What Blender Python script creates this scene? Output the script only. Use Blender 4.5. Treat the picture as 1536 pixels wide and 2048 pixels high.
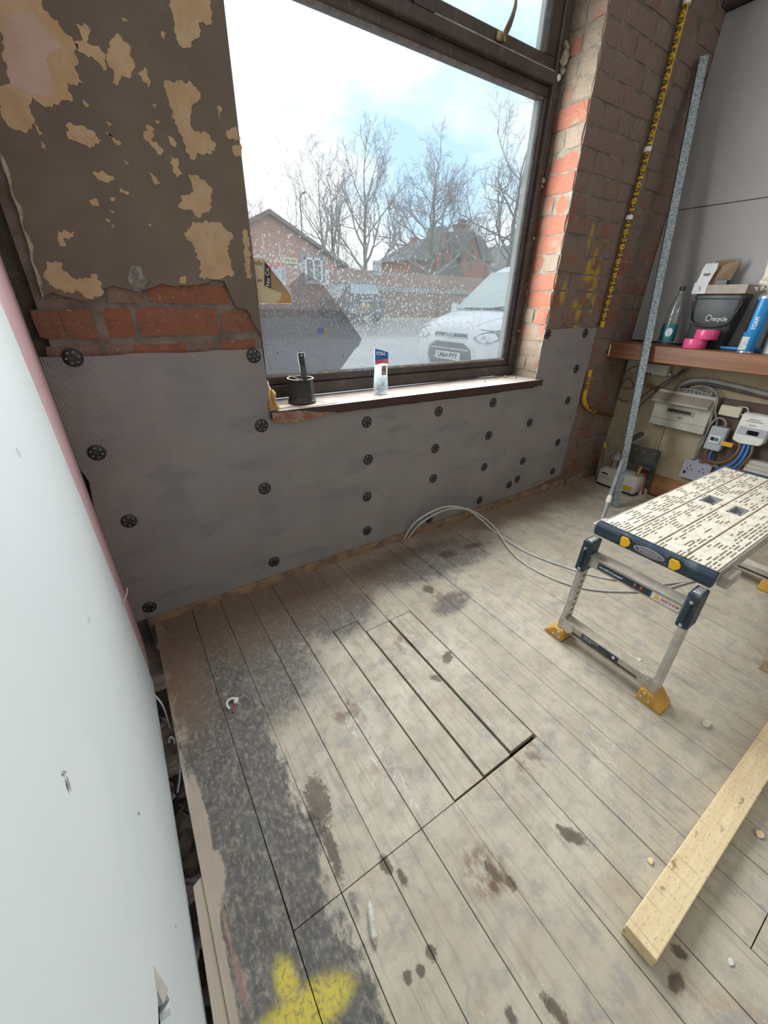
import bpy, bmesh, math, random
from mathutils import Vector, Matrix, Euler
from mathutils.geometry import tessellate_polygon
from math import pi, sin, cos, radians

for _o in list(bpy.data.objects): bpy.data.objects.remove(_o)
SC = bpy.context.scene
COL = SC.collection
rnd = random.Random(11)

# ---------------------------------------------------------------- camera
cam_d = bpy.data.cameras.new('camera')
cam_d.sensor_fit = 'HORIZONTAL'; cam_d.sensor_width = 36.0; cam_d.lens = 18.4356
cam_d.clip_start = 0.02; cam_d.clip_end = 400
cam = bpy.data.objects.new('camera', cam_d); COL.objects.link(cam)
RGT = Vector((0.8384, -0.5446, 0.0197)).normalized()
FWD = Vector((0.4885, 0.7350, -0.4702)).normalized()
UPV = RGT.cross(FWD).normalized(); RGT = FWD.cross(UPV).normalized()
cam.matrix_world = Matrix(((RGT.x, UPV.x, -FWD.x, 0), (RGT.y, UPV.y, -FWD.y, -1.419), (RGT.z, UPV.z, -FWD.z, 1.1), (0, 0, 0, 1)))
SC.camera = cam

# ---------------------------------------------------------------- view, sky, light
vs = SC.view_settings
vs.view_transform = 'Standard'; vs.look = 'None'; vs.exposure = 0.16; vs.gamma = 1.0
vs.use_curve_mapping = False

wd = bpy.data.worlds.new('sky'); SC.world = wd; wd.use_nodes = True
wt = wd.node_tree; wt.nodes.clear()
_o = wt.nodes.new('ShaderNodeOutputWorld'); _b = wt.nodes.new('ShaderNodeBackground')
_c = wt.nodes.new('ShaderNodeTexCoord'); _m = wt.nodes.new('ShaderNodeMapping'); _n = wt.nodes.new('ShaderNodeTexNoise'); _r = wt.nodes.new('ShaderNodeValToRGB')
_m.inputs['Location'].default_value = (0.15, -0.1, 0.1); _m.inputs['Scale'].default_value = (1.0, 1.0, 1.8)
_n.inputs['Scale'].default_value = 1.9; _n.inputs['Detail'].default_value = 5; _n.inputs['Roughness'].default_value = 0.55
_r.color_ramp.elements[0].position = 0.37; _r.color_ramp.elements[0].color = (0.48, 0.71, 0.97, 1)
_r.color_ramp.elements[1].position = 0.53; _r.color_ramp.elements[1].color = (0.98, 0.99, 1.0, 1)
wt.links.new(_c.outputs['Generated'], _m.inputs['Vector']); wt.links.new(_m.outputs[0], _n.inputs['Vector'])
wt.links.new(_n.outputs['Fac'], _r.inputs['Fac']); wt.links.new(_r.outputs['Color'], _b.inputs['Color'])
_b.inputs['Strength'].default_value = 1.22
wt.links.new(_b.outputs[0], _o.inputs['Surface'])

def area(name, loc, target, sx, sy, power, col=(1, 1, 1)):
    d = bpy.data.lights.new(name, 'AREA'); d.shape = 'RECTANGLE'; d.size = sx; d.size_y = sy; d.energy = power; d.color = col
    o = bpy.data.objects.new(name, d); COL.objects.link(o); o.location = loc
    o.rotation_euler = (Vector(target) - Vector(loc)).to_track_quat('-Z', 'Y').to_euler()
    return o
area('window_daylight_boost', (1.17, 0.145, 1.40), (1.17, -1.2, 1.40), 1.34, 1.1, 56, (0.96, 0.985, 1.0))  # added lamp inside the reveal, boosts the daylight beyond what the sky gives
area('added_back_fill', (1.4, -3.52, 1.6), (1.4, -0.6, 1.6), 2.3, 1.5, 10, (1.0, 0.98, 0.95))  # added fill lamp behind the camera, no known source there

# ---------------------------------------------------------------- helpers
def wm(o):
    if o.parent: return wm(o.parent) @ o.matrix_parent_inverse @ o.matrix_basis
    return o.matrix_basis.copy()
def adopt(o, parent):
    if parent is not None:
        o.parent = parent; o.matrix_parent_inverse = wm(parent).inverted()
def tag(o, label=None, cat=None, group=None, kind=None):
    if label: o['label'] = label
    if cat: o['category'] = cat
    if group: o['group'] = group
    if kind: o['kind'] = kind
    return o
def thing(name, loc, label=None, cat=None, group=None, kind=None):
    o = bpy.data.objects.new(name, None); COL.objects.link(o); o.empty_display_size = 0.05
    o.location = loc; o.matrix_basis = Matrix.Translation(loc)
    return tag(o, label, cat, group, kind)
def link_mesh(name, me, parent=None, loc=None, rot=None, scale=None):
    o = bpy.data.objects.new(name, me); COL.objects.link(o)
    M = Matrix.Translation(loc or (0, 0, 0))
    if rot is not None: M = M @ Euler(rot).to_matrix().to_4x4()
    if scale is not None: M = M @ Matrix.Diagonal((*scale, 1))
    o.matrix_basis = M
    adopt(o, parent)
    return o

class MB:
    def __init__(s): s.v = []; s.f = []
    def add(s, vs_, fs):
        b = len(s.v); s.v += [tuple(v) for v in vs_]; s.f += [tuple(i + b for i in f) for f in fs]; return s
    def box(s, x0, x1, y0, y1, z0, z1, M=None):
        v = [(x0, y0, z0), (x1, y0, z0), (x1, y1, z0), (x0, y1, z0), (x0, y0, z1), (x1, y0, z1), (x1, y1, z1), (x0, y1, z1)]
        if M is not None: v = [M @ Vector(p) for p in v]
        return s.add(v, [(0, 3, 2, 1), (4, 5, 6, 7), (0, 1, 5, 4), (1, 2, 6, 5), (2, 3, 7, 6), (3, 0, 4, 7)])
    def bar(s, a, b, w, h, up=(0, 0, 1), roll=0.0):
        a = Vector(a); b = Vector(b); d = b - a; L = d.length; x = d.normalized(); u = Vector(up)
        y = u.cross(x)
        if y.length < 1e-5: y = Vector((0, 1, 0)).cross(x)
        y.normalize(); z = x.cross(y)
        M = Matrix(((x.x, y.x, z.x, a.x), (x.y, y.y, z.y, a.y), (x.z, y.z, z.z, a.z), (0, 0, 0, 1)))
        if roll: M = M @ Matrix.Rotation(roll, 4, 'X')
        return s.box(0, L, -w / 2, w / 2, -h / 2, h / 2, M)
    def ext(s, pts, off):
        """closed polygon of 3D points, extruded by off"""
        n = len(pts); off = Vector(off); a = [Vector(p) for p in pts]; b = [p + off for p in a]
        tri = tessellate_polygon([a])
        base = len(s.v); s.v += [tuple(p) for p in a + b]
        nrm = Vector((0, 0, 0))
        for i in range(n): nrm += (a[i] - a[0]).cross(a[(i + 1) % n] - a[0])
        for t in tri:
            fn = (a[t[1]] - a[t[0]]).cross(a[t[2]] - a[t[0]])
            t = t if fn.dot(off) < 0 else tuple(reversed(t))
            s.f.append(tuple(base + i for i in t)); s.f.append(tuple(base + n + i for i in reversed(t)))
        for i in range(n):
            j = (i + 1) % n
            q = (i, j, n + j, n + i) if nrm.dot(off) < 0 else (j, i, n + i, n + j)
            q = tuple(reversed(q)) if nrm.dot(off) < 0 else q
            q = tuple(reversed(q))
            s.f.append(tuple(base + k for k in q))
        return s
    def tube(s, path, r, n=8, caps=True):
        P = [Vector(p) for p in path]; m = len(P)
        R = r if isinstance(r, (list, tuple)) else [r] * m
        base = len(s.v); nv = None
        for i in range(m):
            t = (P[min(i + 1, m - 1)] - P[max(i - 1, 0)])
            if t.length < 1e-9: t = Vector((0, 0, 1))
            t.normalize()
            if nv is None:
                nv = t.orthogonal().normalized()
            else:
                nv = nv - t * nv.dot(t)
                nv = nv.normalized() if nv.length > 1e-6 else t.orthogonal().normalized()
            bn = t.cross(nv)
            for k in range(n):
                a = 2 * pi * k / n
                s.v.append(tuple(P[i] + (nv * cos(a) + bn * sin(a)) * R[i]))
        for i in range(m - 1):
            for k in range(n):
                k2 = (k + 1) % n
                s.f.append((base + i * n + k, base + i * n + k2, base + (i + 1) * n + k2, base + (i + 1) * n + k))
        if caps:
            s.f.append(tuple(base + k for k in reversed(range(n)))); s.f.append(tuple(base + (m - 1) * n + k for k in range(n)))
        return s
    def lathe(s, prof, M=None, n=20, cap0=True, cap1=True, a0=0, a1=2 * pi):
        M = M if M is not None else Matrix.Identity(4)
        if not isinstance(M, Matrix): M = Matrix.Translation(M)
        full = abs(a1 - a0 - 2 * pi) < 1e-6
        cnt = n if full else n + 1; base = len(s.v)
        for r, z in prof:
            for k in range(cnt):
                a = a0 + (a1 - a0) * k / n
                s.v.append(tuple(M @ Vector((r * cos(a), r * sin(a), z))))
        for i in range(len(prof) - 1):
            for k in range(n):
                k2 = (k + 1) % cnt
                s.f.append((base + i * cnt + k, base + i * cnt + k2, base + (i + 1) * cnt + k2, base + (i + 1) * cnt + k))
        if full and cap0: s.f.append(tuple(base + k for k in reversed(range(cnt))))
        if full and cap1: s.f.append(tuple(base + (len(prof) - 1) * cnt + k for k in range(cnt)))
        return s
    def loft(s, rings, caps=True, closed=True):
        n = len(rings[0]); base = len(s.v)
        for r in rings: s.v += [tuple(p) for p in r]
        for i in range(len(rings) - 1):
            for k in range(n if closed else n - 1):
                k2 = (k + 1) % n
                s.f.append((base + i * n + k, base + i * n + k2, base + (i + 1) * n + k2, base + (i + 1) * n + k))
        if caps:
            s.f.append(tuple(base + k for k in reversed(range(n)))); s.f.append(tuple(base + (len(rings) - 1) * n + k for k in range(n)))
        return s
    def mesh(s, name, mat, smooth=False, bevel=0, seg=1):
        me = bpy.data.meshes.new(name); me.from_pydata(s.v, [], s.f)
        bm = bmesh.new(); bm.from_mesh(me)
        bmesh.ops.recalc_face_normals(bm, faces=bm.faces)
        if bevel:
            ed = [e for e in bm.edges if len(e.link_faces) == 2 and e.calc_face_angle(0) > 0.6]
            bmesh.ops.bevel(bm, geom=ed, offset=bevel, segments=seg, affect='EDGES', profile=0.5, clamp_overlap=True)
        if smooth:
            for f in bm.faces: f.smooth = True
        bm.to_mesh(me); bm.free()
        if smooth:
            me.set_sharp_from_angle(angle=0.9)
        if mat: me.materials.append(mat)
        return me
    def build(s, name, mat, parent=None, smooth=False, bevel=0, seg=1):
        return link_mesh(name, s.mesh(name, mat, smooth, bevel, seg), parent)

def spline(pts, n=6):
    P = [Vector(p) for p in pts]; out = []
    for i in range(len(P) - 1):
        p0 = P[max(i - 1, 0)]; p1 = P[i]; p2 = P[i + 1]; p3 = P[min(i + 2, len(P) - 1)]
        for k in range(n):
            t = k / n
            out.append(0.5 * ((2 * p1) + (p2 - p0) * t + (2 * p0 - 5 * p1 + 4 * p2 - p3) * t * t + (3 * p1 - p0 - 3 * p2 + p3) * t ** 3))
    out.append(P[-1]); return out

def text(name, body, size, mat, origin, xdir, ydir, parent=None, ext=0.0003, align='CENTER', bold=0.0, xs=1.0):
    c = bpy.data.curves.new(name, 'FONT'); c.body = body; c.size = size; c.align_x = align; c.align_y = 'CENTER'; c.extrude = ext; c.offset = bold
    c.resolution_u = 3
    t = bpy.data.objects.new('tmp_text', c); COL.objects.link(t)
    me = bpy.data.meshes.new_from_object(t)
    bpy.data.objects.remove(t); bpy.data.curves.remove(c)
    X = Vector(xdir).normalized(); Y = Vector(ydir); Y = (Y - X * Y.dot(X)).normalized(); Z = X.cross(Y); O = Vector(origin)
    M = Matrix(((X.x, Y.x, Z.x, O.x), (X.y, Y.y, Z.y, O.y), (X.z, Y.z, Z.z, O.z), (0, 0, 0, 1))) @ Matrix.Diagonal((xs, 1, 1, 1))
    me.transform(M); me.name = name; me.materials.clear(); me.materials.append(mat)
    return link_mesh(name, me, parent)

# ---------------------------------------------------------------- materials
class NT:
    def __init__(s, name):
        s.m = bpy.data.materials.new(name); s.m.use_nodes = True; s.t = s.m.node_tree; s.t.nodes.clear()
        s.out = s.t.nodes.new('ShaderNodeOutputMaterial')
    def n(s, typ, ins=None, **props):
        nd = s.t.nodes.new('ShaderNode' + typ)
        for k, v in props.items(): setattr(nd, k, v)
        for k, v in (ins or {}).items(): s.set(nd.inputs[k], v)
        return nd
    def set(s, sock, v):
        if isinstance(v, bpy.types.NodeSocket): s.t.links.new(v, sock)
        elif isinstance(v, bpy.types.Node): s.t.links.new(v.outputs[0], sock)
        else:
            if isinstance(v, (tuple, list)) and len(v) == 3 and sock.type == 'RGBA': v = (*v, 1)
            sock.default_value = v
    def pos(s): return s.n('NewGeometry').outputs['Position']
    def obj(s): return s.n('TexCoord').outputs['Object']
    def mapp(s, vec, loc=(0, 0, 0), rot=(0, 0, 0), sc=(1, 1, 1), typ='POINT'):
        return s.n('Mapping', {'Vector': vec, 'Location': loc, 'Rotation': rot, 'Scale': sc}, vector_type=typ).outputs[0]
    def noise(s, vec, scale, detail=4, rough=0.55, dist=0):
        return s.n('TexNoise', {'Vector': vec, 'Scale': scale, 'Detail': detail, 'Roughness': rough, 'Distortion': dist}).outputs['Fac']
    def ramp(s, fac, a, b, lo=0.0, hi=1.0):
        return s.n('MapRange', {'Value': fac, 'From Min': a, 'From Max': b, 'To Min': lo, 'To Max': hi}, clamp=True, interpolation_type='SMOOTHSTEP').outputs[0]
    def mix(s, fac, a, b, mode='MIX'):
        nd = s.t.nodes.new('ShaderNodeMix'); nd.data_type = 'RGBA'; nd.blend_type = mode; nd.clamp_factor = True
        s.set(nd.inputs[0], fac); s.set(nd.inputs[6], a); s.set(nd.inputs[7], b); return nd.outputs[2]
    def math(s, op, a, b=0.0):
        return s.n('Math', {0: a, 1: b}, operation=op).outputs[0]
    def bump(s, h, strength=0.3, dist=0.01):
        return s.n('Bump', {'Height': h, 'Strength': strength, 'Distance': dist}).outputs[0]
    def ells(s, vec, noise, items, amp=0.5, soft=0.18):
        """largest of soft-edged ellipses; items (centre, radii, rotation about the flat axis)"""
        cur = None
        for loc, rad, rot in items:
            mp = s.mapp(vec, loc, rot, rad, 'TEXTURE')
            ln = s.n('VectorMath', {0: mp}, operation='LENGTH').outputs['Value']
            if noise is not None:
                ln = s.math('ADD', ln, s.math('MULTIPLY', s.math('SUBTRACT', noise, 0.5), amp * 2))
            mk = s.ramp(ln, 1 + soft, 1 - soft)
            cur = mk if cur is None else s.math('MAXIMUM', cur, mk)
        return cur
    def pbr(s, col, rough=0.6, metal=0.0, normal=None, spec=0.5, alpha=None, trans=0.0, ior=1.45):
        b = s.n('BsdfPrincipled', {'Base Color': col, 'Roughness': rough, 'Metallic': metal, 'Specular IOR Level': spec, 'IOR': ior, 'Transmission Weight': trans})
        if normal is not None: s.set(b.inputs['Normal'], normal)
        if alpha is not None: s.set(b.inputs['Alpha'], alpha)
        s.t.links.new(b.outputs[0], s.out.inputs[0]); return s.m

MATS = {}
def mat(name, col, col2=None, scale=20, rough=0.6, metal=0.0, stretch=(1, 1, 1), lo=0.35, hi=0.65, bump=0.0, bscale=None, detail=5, spec=0.5, rand=0.0, bdist=0.004):
    """general procedural material: two colours mixed by noise, fine relief, per-object variation"""
    if name in MATS: return MATS[name]
    t = NT(name); o = t.obj(); mp = t.mapp(o, sc=stretch)
    c = (*col, 1)
    if col2 is not None:
        f = t.ramp(t.noise(mp, scale, detail), lo, hi)
        c = t.mix(f, (*col, 1), (*col2, 1))
    if rand:
        r = t.n('ObjectInfo').outputs['Random']
        c = t.mix(1.0, c, t.n('CombineColor', {0: t.ramp(r, 0, 1, 1 - rand, 1 + rand), 1: t.ramp(r, 0, 1, 1 - rand, 1 + rand), 2: t.ramp(r, 0, 1, 1 - rand, 1 + rand)}).outputs[0], 'MULTIPLY')
    nrm = t.bump(t.noise(mp, bscale or scale * 3, 6), bump, bdist) if bump else None
    MATS[name] = t.pbr(c, rough, metal, nrm, spec)
    return MATS[name]

# ---------------------------------------------------------------- measured outlines (metres)
PATCH= [[(-0.016, 1.63), (0.059, 1.65), (0.06, 1.636), (0.058, 1.621), (0.079, 1.611), (0.086, 1.595), (0.105, 1.583), (0.094, 1.568), (0.098, 1.561), (0.089, 1.539), (0.097, 1.521), (0.085, 1.513), (0.066, 1.515), (0.067, 1.484), (0.047, 1.483), (0.027, 1.468), (0.006, 1.469), (-0.006, 1.478), (-0.017, 1.462), (-0.013, 1.437), (-0.036, 1.413), (-0.045, 1.417), (-0.064, 1.42), (-0.067, 1.428), (-0.069, 1.447), (-0.056, 1.484), (-0.04, 1.49), (-0.034, 1.515), (-0.036, 1.538), (-0.025, 1.565), (-0.034, 1.575)], [(0.11, 1.614), (0.133, 1.617), (0.133, 1.606), (0.123, 1.59), (0.145, 1.59), (0.155, 1.579), (0.152, 1.562), (0.144, 1.55), (0.132, 1.565), (0.102, 1.572), (0.099, 1.585), (0.117, 1.592), (0.115, 1.602)], [(0.155, 1.579), (0.176, 1.609), (0.189, 1.62), (0.21, 1.605), (0.205, 1.588), (0.212, 1.572), (0.2, 1.552), (0.179, 1.55), (0.166, 1.53), (0.157, 1.534), (0.165, 1.55), (0.155, 1.565)], [(0.316, 1.719), (0.41, 1.745), (0.399, 1.685), (0.37, 1.681), (0.368, 1.657), (0.333, 1.631), (0.318, 1.631), (0.311, 1.652), (0.314, 1.678), (0.308, 1.693)], [(0.268, 1.557), (0.305, 1.568), (0.333, 1.571), (0.351, 1.556), (0.344, 1.541), (0.324, 1.525), (0.314, 1.493), (0.32, 1.481), (0.354, 1.48), (0.372, 1.458), (0.351, 1.437), (0.32, 1.436), (0.308, 1.42), (0.293, 1.432), (0.29, 1.455), (0.276, 1.486), (0.273, 1.527)], [(0.047, 1.445), (0.065, 1.444), (0.091, 1.441), (0.108, 1.425), (0.078, 1.406), (0.066, 1.412), (0.041, 1.417)], [(0.199, 1.447), (0.214, 1.472), (0.228, 1.465), (0.216, 1.446), (0.24, 1.43), (0.229, 1.417), (0.216, 1.43), (0.203, 1.441)], [(0.253, 1.463), (0.269, 1.455), (0.27, 1.439), (0.259, 1.443)], [(0.254, 1.419), (0.27, 1.418), (0.266, 1.4), (0.276, 1.387), (0.261, 1.376), (0.251, 1.387)], [(0.291, 1.389), (0.315, 1.389), (0.346, 1.363), (0.338, 1.343), (0.332, 1.319), (0.298, 1.296), (0.279, 1.313), (0.248, 1.314), (0.267, 1.342), (0.299, 1.35)], [(0.253, 1.252), (0.282, 1.286), (0.353, 1.291), (0.369, 1.274), (0.385, 1.263), (0.363, 1.236), (0.372, 1.166), (0.329, 1.15), (0.275, 1.153), (0.282, 1.188), (0.271, 1.229)], [(0.071, 1.36), (0.088, 1.366), (0.122, 1.357), (0.101, 1.346), (0.08, 1.348)], [(0.049, 1.305), (0.066, 1.311), (0.068, 1.297), (0.052, 1.297)], [(-0.032, 1.237), (0.003, 1.238), (-0.011, 1.226), (-0.027, 1.221), (-0.024, 1.207), (-0.038, 1.206), (-0.039, 1.22)], [(-0.074, 1.173), (-0.044, 1.173), (-0.046, 1.154), (-0.033, 1.14), (-0.011, 1.137), (0.023, 1.15), (0.026, 1.106), (-0.008, 1.093), (-0.033, 1.112), (-0.057, 1.104), (-0.084, 1.122), (-0.088, 1.145)], [(0.074, 1.273), (0.09, 1.26), (0.084, 1.252)], [(0.195, 1.379), (0.219, 1.363), (0.203, 1.356)], [(0.122, 1.34), (0.141, 1.334), (0.137, 1.326), (0.119, 1.329)], [(0.124, 1.462), (0.137, 1.458), (0.128, 1.449)], [(0.117, 1.442), (0.147, 1.425), (0.139, 1.421)], [(0.215, 1.561), (0.231, 1.576), (0.237, 1.548), (0.232, 1.541)], [(0.405, 1.496), (0.43, 1.507), (0.437, 1.48), (0.403, 1.481)], [(0.414, 1.465), (0.438, 1.473), (0.435, 1.447), (0.416, 1.447)], [(0.393, 1.554), (0.401, 1.536), (0.386, 1.513)], [(0.415, 1.278), (0.429, 1.279), (0.43, 1.241), (0.423, 1.154), (0.408, 1.158), (0.411, 1.217)], [(0.203, 1.647), (0.217, 1.643), (0.205, 1.641)], [(0.219, 1.15), (0.238, 1.155), (0.232, 1.136), (0.214, 1.137)], [(-0.01, 1.429), (-0.005, 1.418), (-0.013, 1.414), (-0.016, 1.434)], [(-0.014, 1.405), (-0.009, 1.391), (-0.016, 1.393)], [(0.089, 1.493), (0.099, 1.483), (0.092, 1.48)], [(0.233, 1.513), (0.243, 1.514), (0.237, 1.506)], [(0.284, 1.647), (0.292, 1.645), (0.286, 1.633), (0.281, 1.636)], [(0.145, 1.396), (0.156, 1.389), (0.147, 1.388)], [(0.167, 1.271), (0.176, 1.27), (0.173, 1.264)], [(0.087, 1.292), (0.097, 1.288), (0.094, 1.283)], [(0.095, 1.316), (0.107, 1.317), (0.103, 1.31), (0.095, 1.309)], [(0.232, 1.483), (0.244, 1.484), (0.238, 1.476)]]
PINK= [(-0.013, 1.597), (0.037, 1.614), (0.047, 1.592), (0.074, 1.573), (0.039, 1.546), (0.041, 1.523), (0.033, 1.488), (0.001, 1.482), (-0.037, 1.49), (-0.034, 1.517), (-0.024, 1.565)]
PLASTER= [(-0.094, 1.371), (-0.096, 1.338), (-0.097, 1.307), (-0.096, 1.263), (-0.098, 1.219), (-0.101, 1.184), (-0.104, 1.14), (-0.105, 1.095), (-0.082, 1.107), (-0.056, 1.096), (-0.025, 1.089), (0.011, 1.093), (0.03, 1.118), (0.051, 1.125), (0.074, 1.12), (0.101, 1.112), (0.133, 1.121), (0.171, 1.135), (0.205, 1.128), (0.238, 1.131), (0.272, 1.135), (0.304, 1.149), (0.341, 1.146), (0.35, 1.124), (0.364, 1.081), (0.395, 1.072), (0.407, 1.057), (0.417, 1.027), (0.429, 1.006)]
FIX= [(-0.085, 0.952), (0.401, 0.936), (-0.103, 0.686), (0.397, 0.7), (-0.079, 0.444), (0.378, 0.456), (-0.102, 0.084), (0.376, 0.113), (0.837, 0.655), (0.844, 0.487), (0.839, 0.307), (0.839, 0.125), (1.229, 0.654), (1.227, 0.473), (1.231, 0.313), (1.6, 0.097), (1.592, 0.657), (1.595, 0.483), (1.597, 0.303), (1.227, 0.077), (1.92, 0.51), (1.926, 0.276), (1.907, 0.163), (1.84, 0.141), (1.926, 0.972), (2.256, 0.971), (2.251, 0.781), (2.241, 0.602), (2.24, 0.341), (2.259, 0.143)]
BRL= [(-0.104, 0.014, 1.083, 1.1), (0.031, 0.118, 1.084, 1.123), (0.131, 0.349, 1.086, 1.136), (0.36, 0.41, 1.084, 1.133), (-0.141, -0.084, 1.001, 1.066), (-0.081, -0.013, 0.998, 1.068), (0.011, 0.079, 0.998, 1.069), (0.09, 0.305, 0.999, 1.073), (0.313, 0.421, 1.005, 1.068), (-0.138, -0.021, 0.952, 0.98), (-0.005, 0.058, 0.947, 0.981), (0.062, 0.205, 0.942, 0.978), (0.214, 0.293, 0.936, 0.979), (0.306, 0.415, 0.931, 0.985)]
CAB1= [(1.063, -0.015, 0.006), (1.101, -0.05, 0.111), (1.205, -0.07, 0.161), (1.295, -0.09, 0.17), (1.428, -0.1, 0.12), (1.522, -0.12, 0.057), (1.548, -0.197, 0.017), (1.465, -0.358, 0.017), (1.432, -0.484, 0.006), (1.438, -0.608, 0.006), (1.478, -0.722, 0.006), (1.551, -0.807, 0.006), (1.658, -0.881, 0.006), (1.783, -0.946, 0.006), (1.935, -0.982, 0.006), (2.125, -1.029, 0.006)]
CAB2= [(1.086, -0.015, -0.002), (1.135, -0.05, 0.092), (1.231, -0.07, 0.14), (1.325, -0.09, 0.15), (1.451, -0.1, 0.099), (1.535, -0.193, 0.006), (1.518, -0.331, 0.006), (1.524, -0.46, 0.006), (1.567, -0.595, 0.006), (1.631, -0.735, 0.006), (1.729, -0.843, 0.006), (1.828, -0.925, 0.006), (1.98, -0.984, 0.006), (2.192, -1.025, 0.006)]

# ================================================================ ROOM SHELL
FL = NT('worn_floorboard'); _p = FL.pos()
_g = FL.noise(FL.mapp(_p, sc=(60, 3.0, 60)), 1.6, 6, 0.6)
_big = FL.noise(_p, 5.0, 5, 0.6); _mid = FL.noise(_p, 22, 6, 0.65); _fine = FL.noise(_p, 120, 4, 0.6)
_sm = FL.noise(FL.mapp(_p, sc=(1.0, 0.55, 1)), 34, 5, 0.7)
_rnd = FL.n('ObjectInfo').outputs['Random']
c = FL.mix(FL.ramp(_big, 0.3, 0.7), (0.455, 0.40, 0.305), (0.56, 0.505, 0.40))
c = FL.mix(FL.ramp(_mid, 0.42, 0.68, 0, 0.55), c, (0.31, 0.29, 0.255))
c = FL.mix(FL.ramp(FL.noise(_p, 11, 6, 0.7, 0.8), 0.52, 0.66, 0, 0.55), c, (0.285, 0.285, 0.285))
c = FL.mix(FL.ramp(FL.noise(FL.mapp(_p, loc=(3, 1, 0)), 8, 6, 0.7, 0.8), 0.54, 0.68, 0, 0.5), c, (0.40, 0.30, 0.22))
c = FL.mix(FL.ramp(_g, 0.50, 0.68, 0, 0.4), c, (0.245, 0.215, 0.175))
c = FL.mix(FL.ramp(_sm, 0.60, 0.74, 0, 0.65), c, (0.66, 0.645, 0.59))
c = FL.mix(FL.ramp(_fine, 0.66, 0.76, 0, 0.7), c, (0.13, 0.115, 0.10))
c = FL.mix(FL.ramp(_rnd, 0, 1, 0, 0.12), c, (0.30, 0.27, 0.23))
_rg0 = FL.noise(FL.mapp(_p, sc=(1, .6, 1)), 95, 5, 0.7)
# black floor paint left along the wall side of the boards
_sx = FL.n('SeparateXYZ', {0: _p})
_edge = FL.math('ADD', FL.math('MULTIPLY', FL.math('SUBTRACT', FL.noise(FL.mapp(_p, sc=(1, 0.5, 1)), 16, 6, 0.7), 0.5), 0.22), _sx.outputs[0])
_b1 = FL.math('MULTIPLY', FL.ramp(_edge, 0.14, 0.11), FL.ramp(_edge, -0.115, -0.085))
_b2 = FL.ells(_p, _mid, [((0.25, -0.20, 0), (0.42, 0.22, 9), (0, 0, 0)), ((0.52, -0.33, 0), (0.16, 0.12, 9), (0, 0, 0.3)), ((0.15, -0.45, 0), (0.2, 0.2, 9), (0, 0, 0)), ((1.05, -0.22, 0), (0.42, 0.14, 9), (0, 0, -.1)), ((0.95, -0.52, 0), (0.10, 0.05, 9), (0, 0, 0.2))], 0.55, 0.3)
_bk = FL.math('MULTIPLY', FL.math('MAXIMUM', _b1, FL.math('MULTIPLY', _b2, 0.9)), FL.math('MULTIPLY', FL.ramp(_sm, 0.72, 0.50, 0.62, 1.0), FL.ramp(_rg0, 0.70, 0.45, 0.55, 1.0)))
c = FL.mix(FL.math('MULTIPLY', _bk, 0.9), c, FL.mix(FL.ramp(_mid, 0.4, 0.7), (0.05, 0.05, 0.053), (0.11, 0.108, 0.106)))
# reddish brick dust swept along the wall, with the shade there painted in
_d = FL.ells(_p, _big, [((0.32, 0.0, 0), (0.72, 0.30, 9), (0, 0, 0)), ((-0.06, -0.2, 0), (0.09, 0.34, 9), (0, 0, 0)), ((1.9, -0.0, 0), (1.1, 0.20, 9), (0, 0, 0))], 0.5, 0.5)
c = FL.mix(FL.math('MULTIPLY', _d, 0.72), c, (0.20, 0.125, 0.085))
# dirt marks and wet patches
_rg = FL.noise(_p, 75, 6, 0.75, 0.6)
_w = FL.ells(_p, _rg, [((0.168, -0.90, 0), (0.028, 0.062, 9), (0, 0, -.15)), ((0.152, -1.005, 0), (0.011, 0.06, 9), (0, 0, -.1)),
    ((0.640, -1.288, 0), (0.015, 0.032, 9), (0, 0, 0.5)), ((0.628, -1.262, 0), (0.007, 0.010, 9), (0, 0, 0)),
    ((0.432, -1.235, 0), (0.010, 0.024, 9), (0, 0, 0.2)), ((0.450, -1.268, 0), (0.010, 0.014, 9), (0, 0, 0)), ((0.415, -1.252, 0), (0.008, 0.010, 9), (0, 0, 0)),
    ((0.918, -0.400, 0), (0.022, 0.028, 9), (0, 0, 0.2)), ((1.335, -0.245, 0), (0.055, 0.020, 9), (0, 0, -.2)), ((1.17, -0.235, 0), (0.05, 0.03, 9), (0, 0, -.2)),
    ((0.65, -0.775, 0), (0.012, 0.022, 9), (0, 0, .6)), ((0.74, -0.73, 0), (0.03, 0.016, 9), (0, 0, .6)), ((0.24, -1.095, 0), (0.012, 0.02, 9), (0, 0, 0)), ((0.258, -1.135, 0), (0.008, 0.016, 9), (0, 0, 0)),
    ((0.240, -1.255, 0), (0.010, 0.011, 9), (0, 0, 0)), ((0.209, -1.262, 0), (0.008, 0.009, 9), (0, 0, 0)), ((0.184, -1.256, 0), (0.008, 0.009, 9), (0, 0, 0)), ((0.310, -1.39, 0), (0.008, 0.014, 9), (0, 0, 0)), ((0.381, -1.428, 0), (0.010, 0.024, 9), (0, 0, .3)),
    ((0.646, -1.515, 0), (0.010, 0.014, 9), (0, 0, 0.4)), ((0.60, -1.53, 0), (0.018, 0.012, 9), (0, 0, 0))], 1.15, 0.3)
c = FL.mix(FL.math('MULTIPLY', _w, 0.8), c, (0.072, 0.048, 0.032))
_ft = FL.ells(_p, _mid, [((0.341, -0.716, 0), (0.05, 0.06, 9), (0, 0, 0)), ((0.945, -0.47, 0), (0.08, 0.035, 9), (0, 0, 0.2)), ((0.66, -0.60, 0), (0.06, 0.05, 9), (0, 0, 0)), ((0.71, -1.12, 0), (0.08, 0.03, 9), (0, 0, .3)), ((0.42, -1.22, 0), (0.05, 0.05, 9), (0, 0, .3))], 0.5, 0.5)
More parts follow.
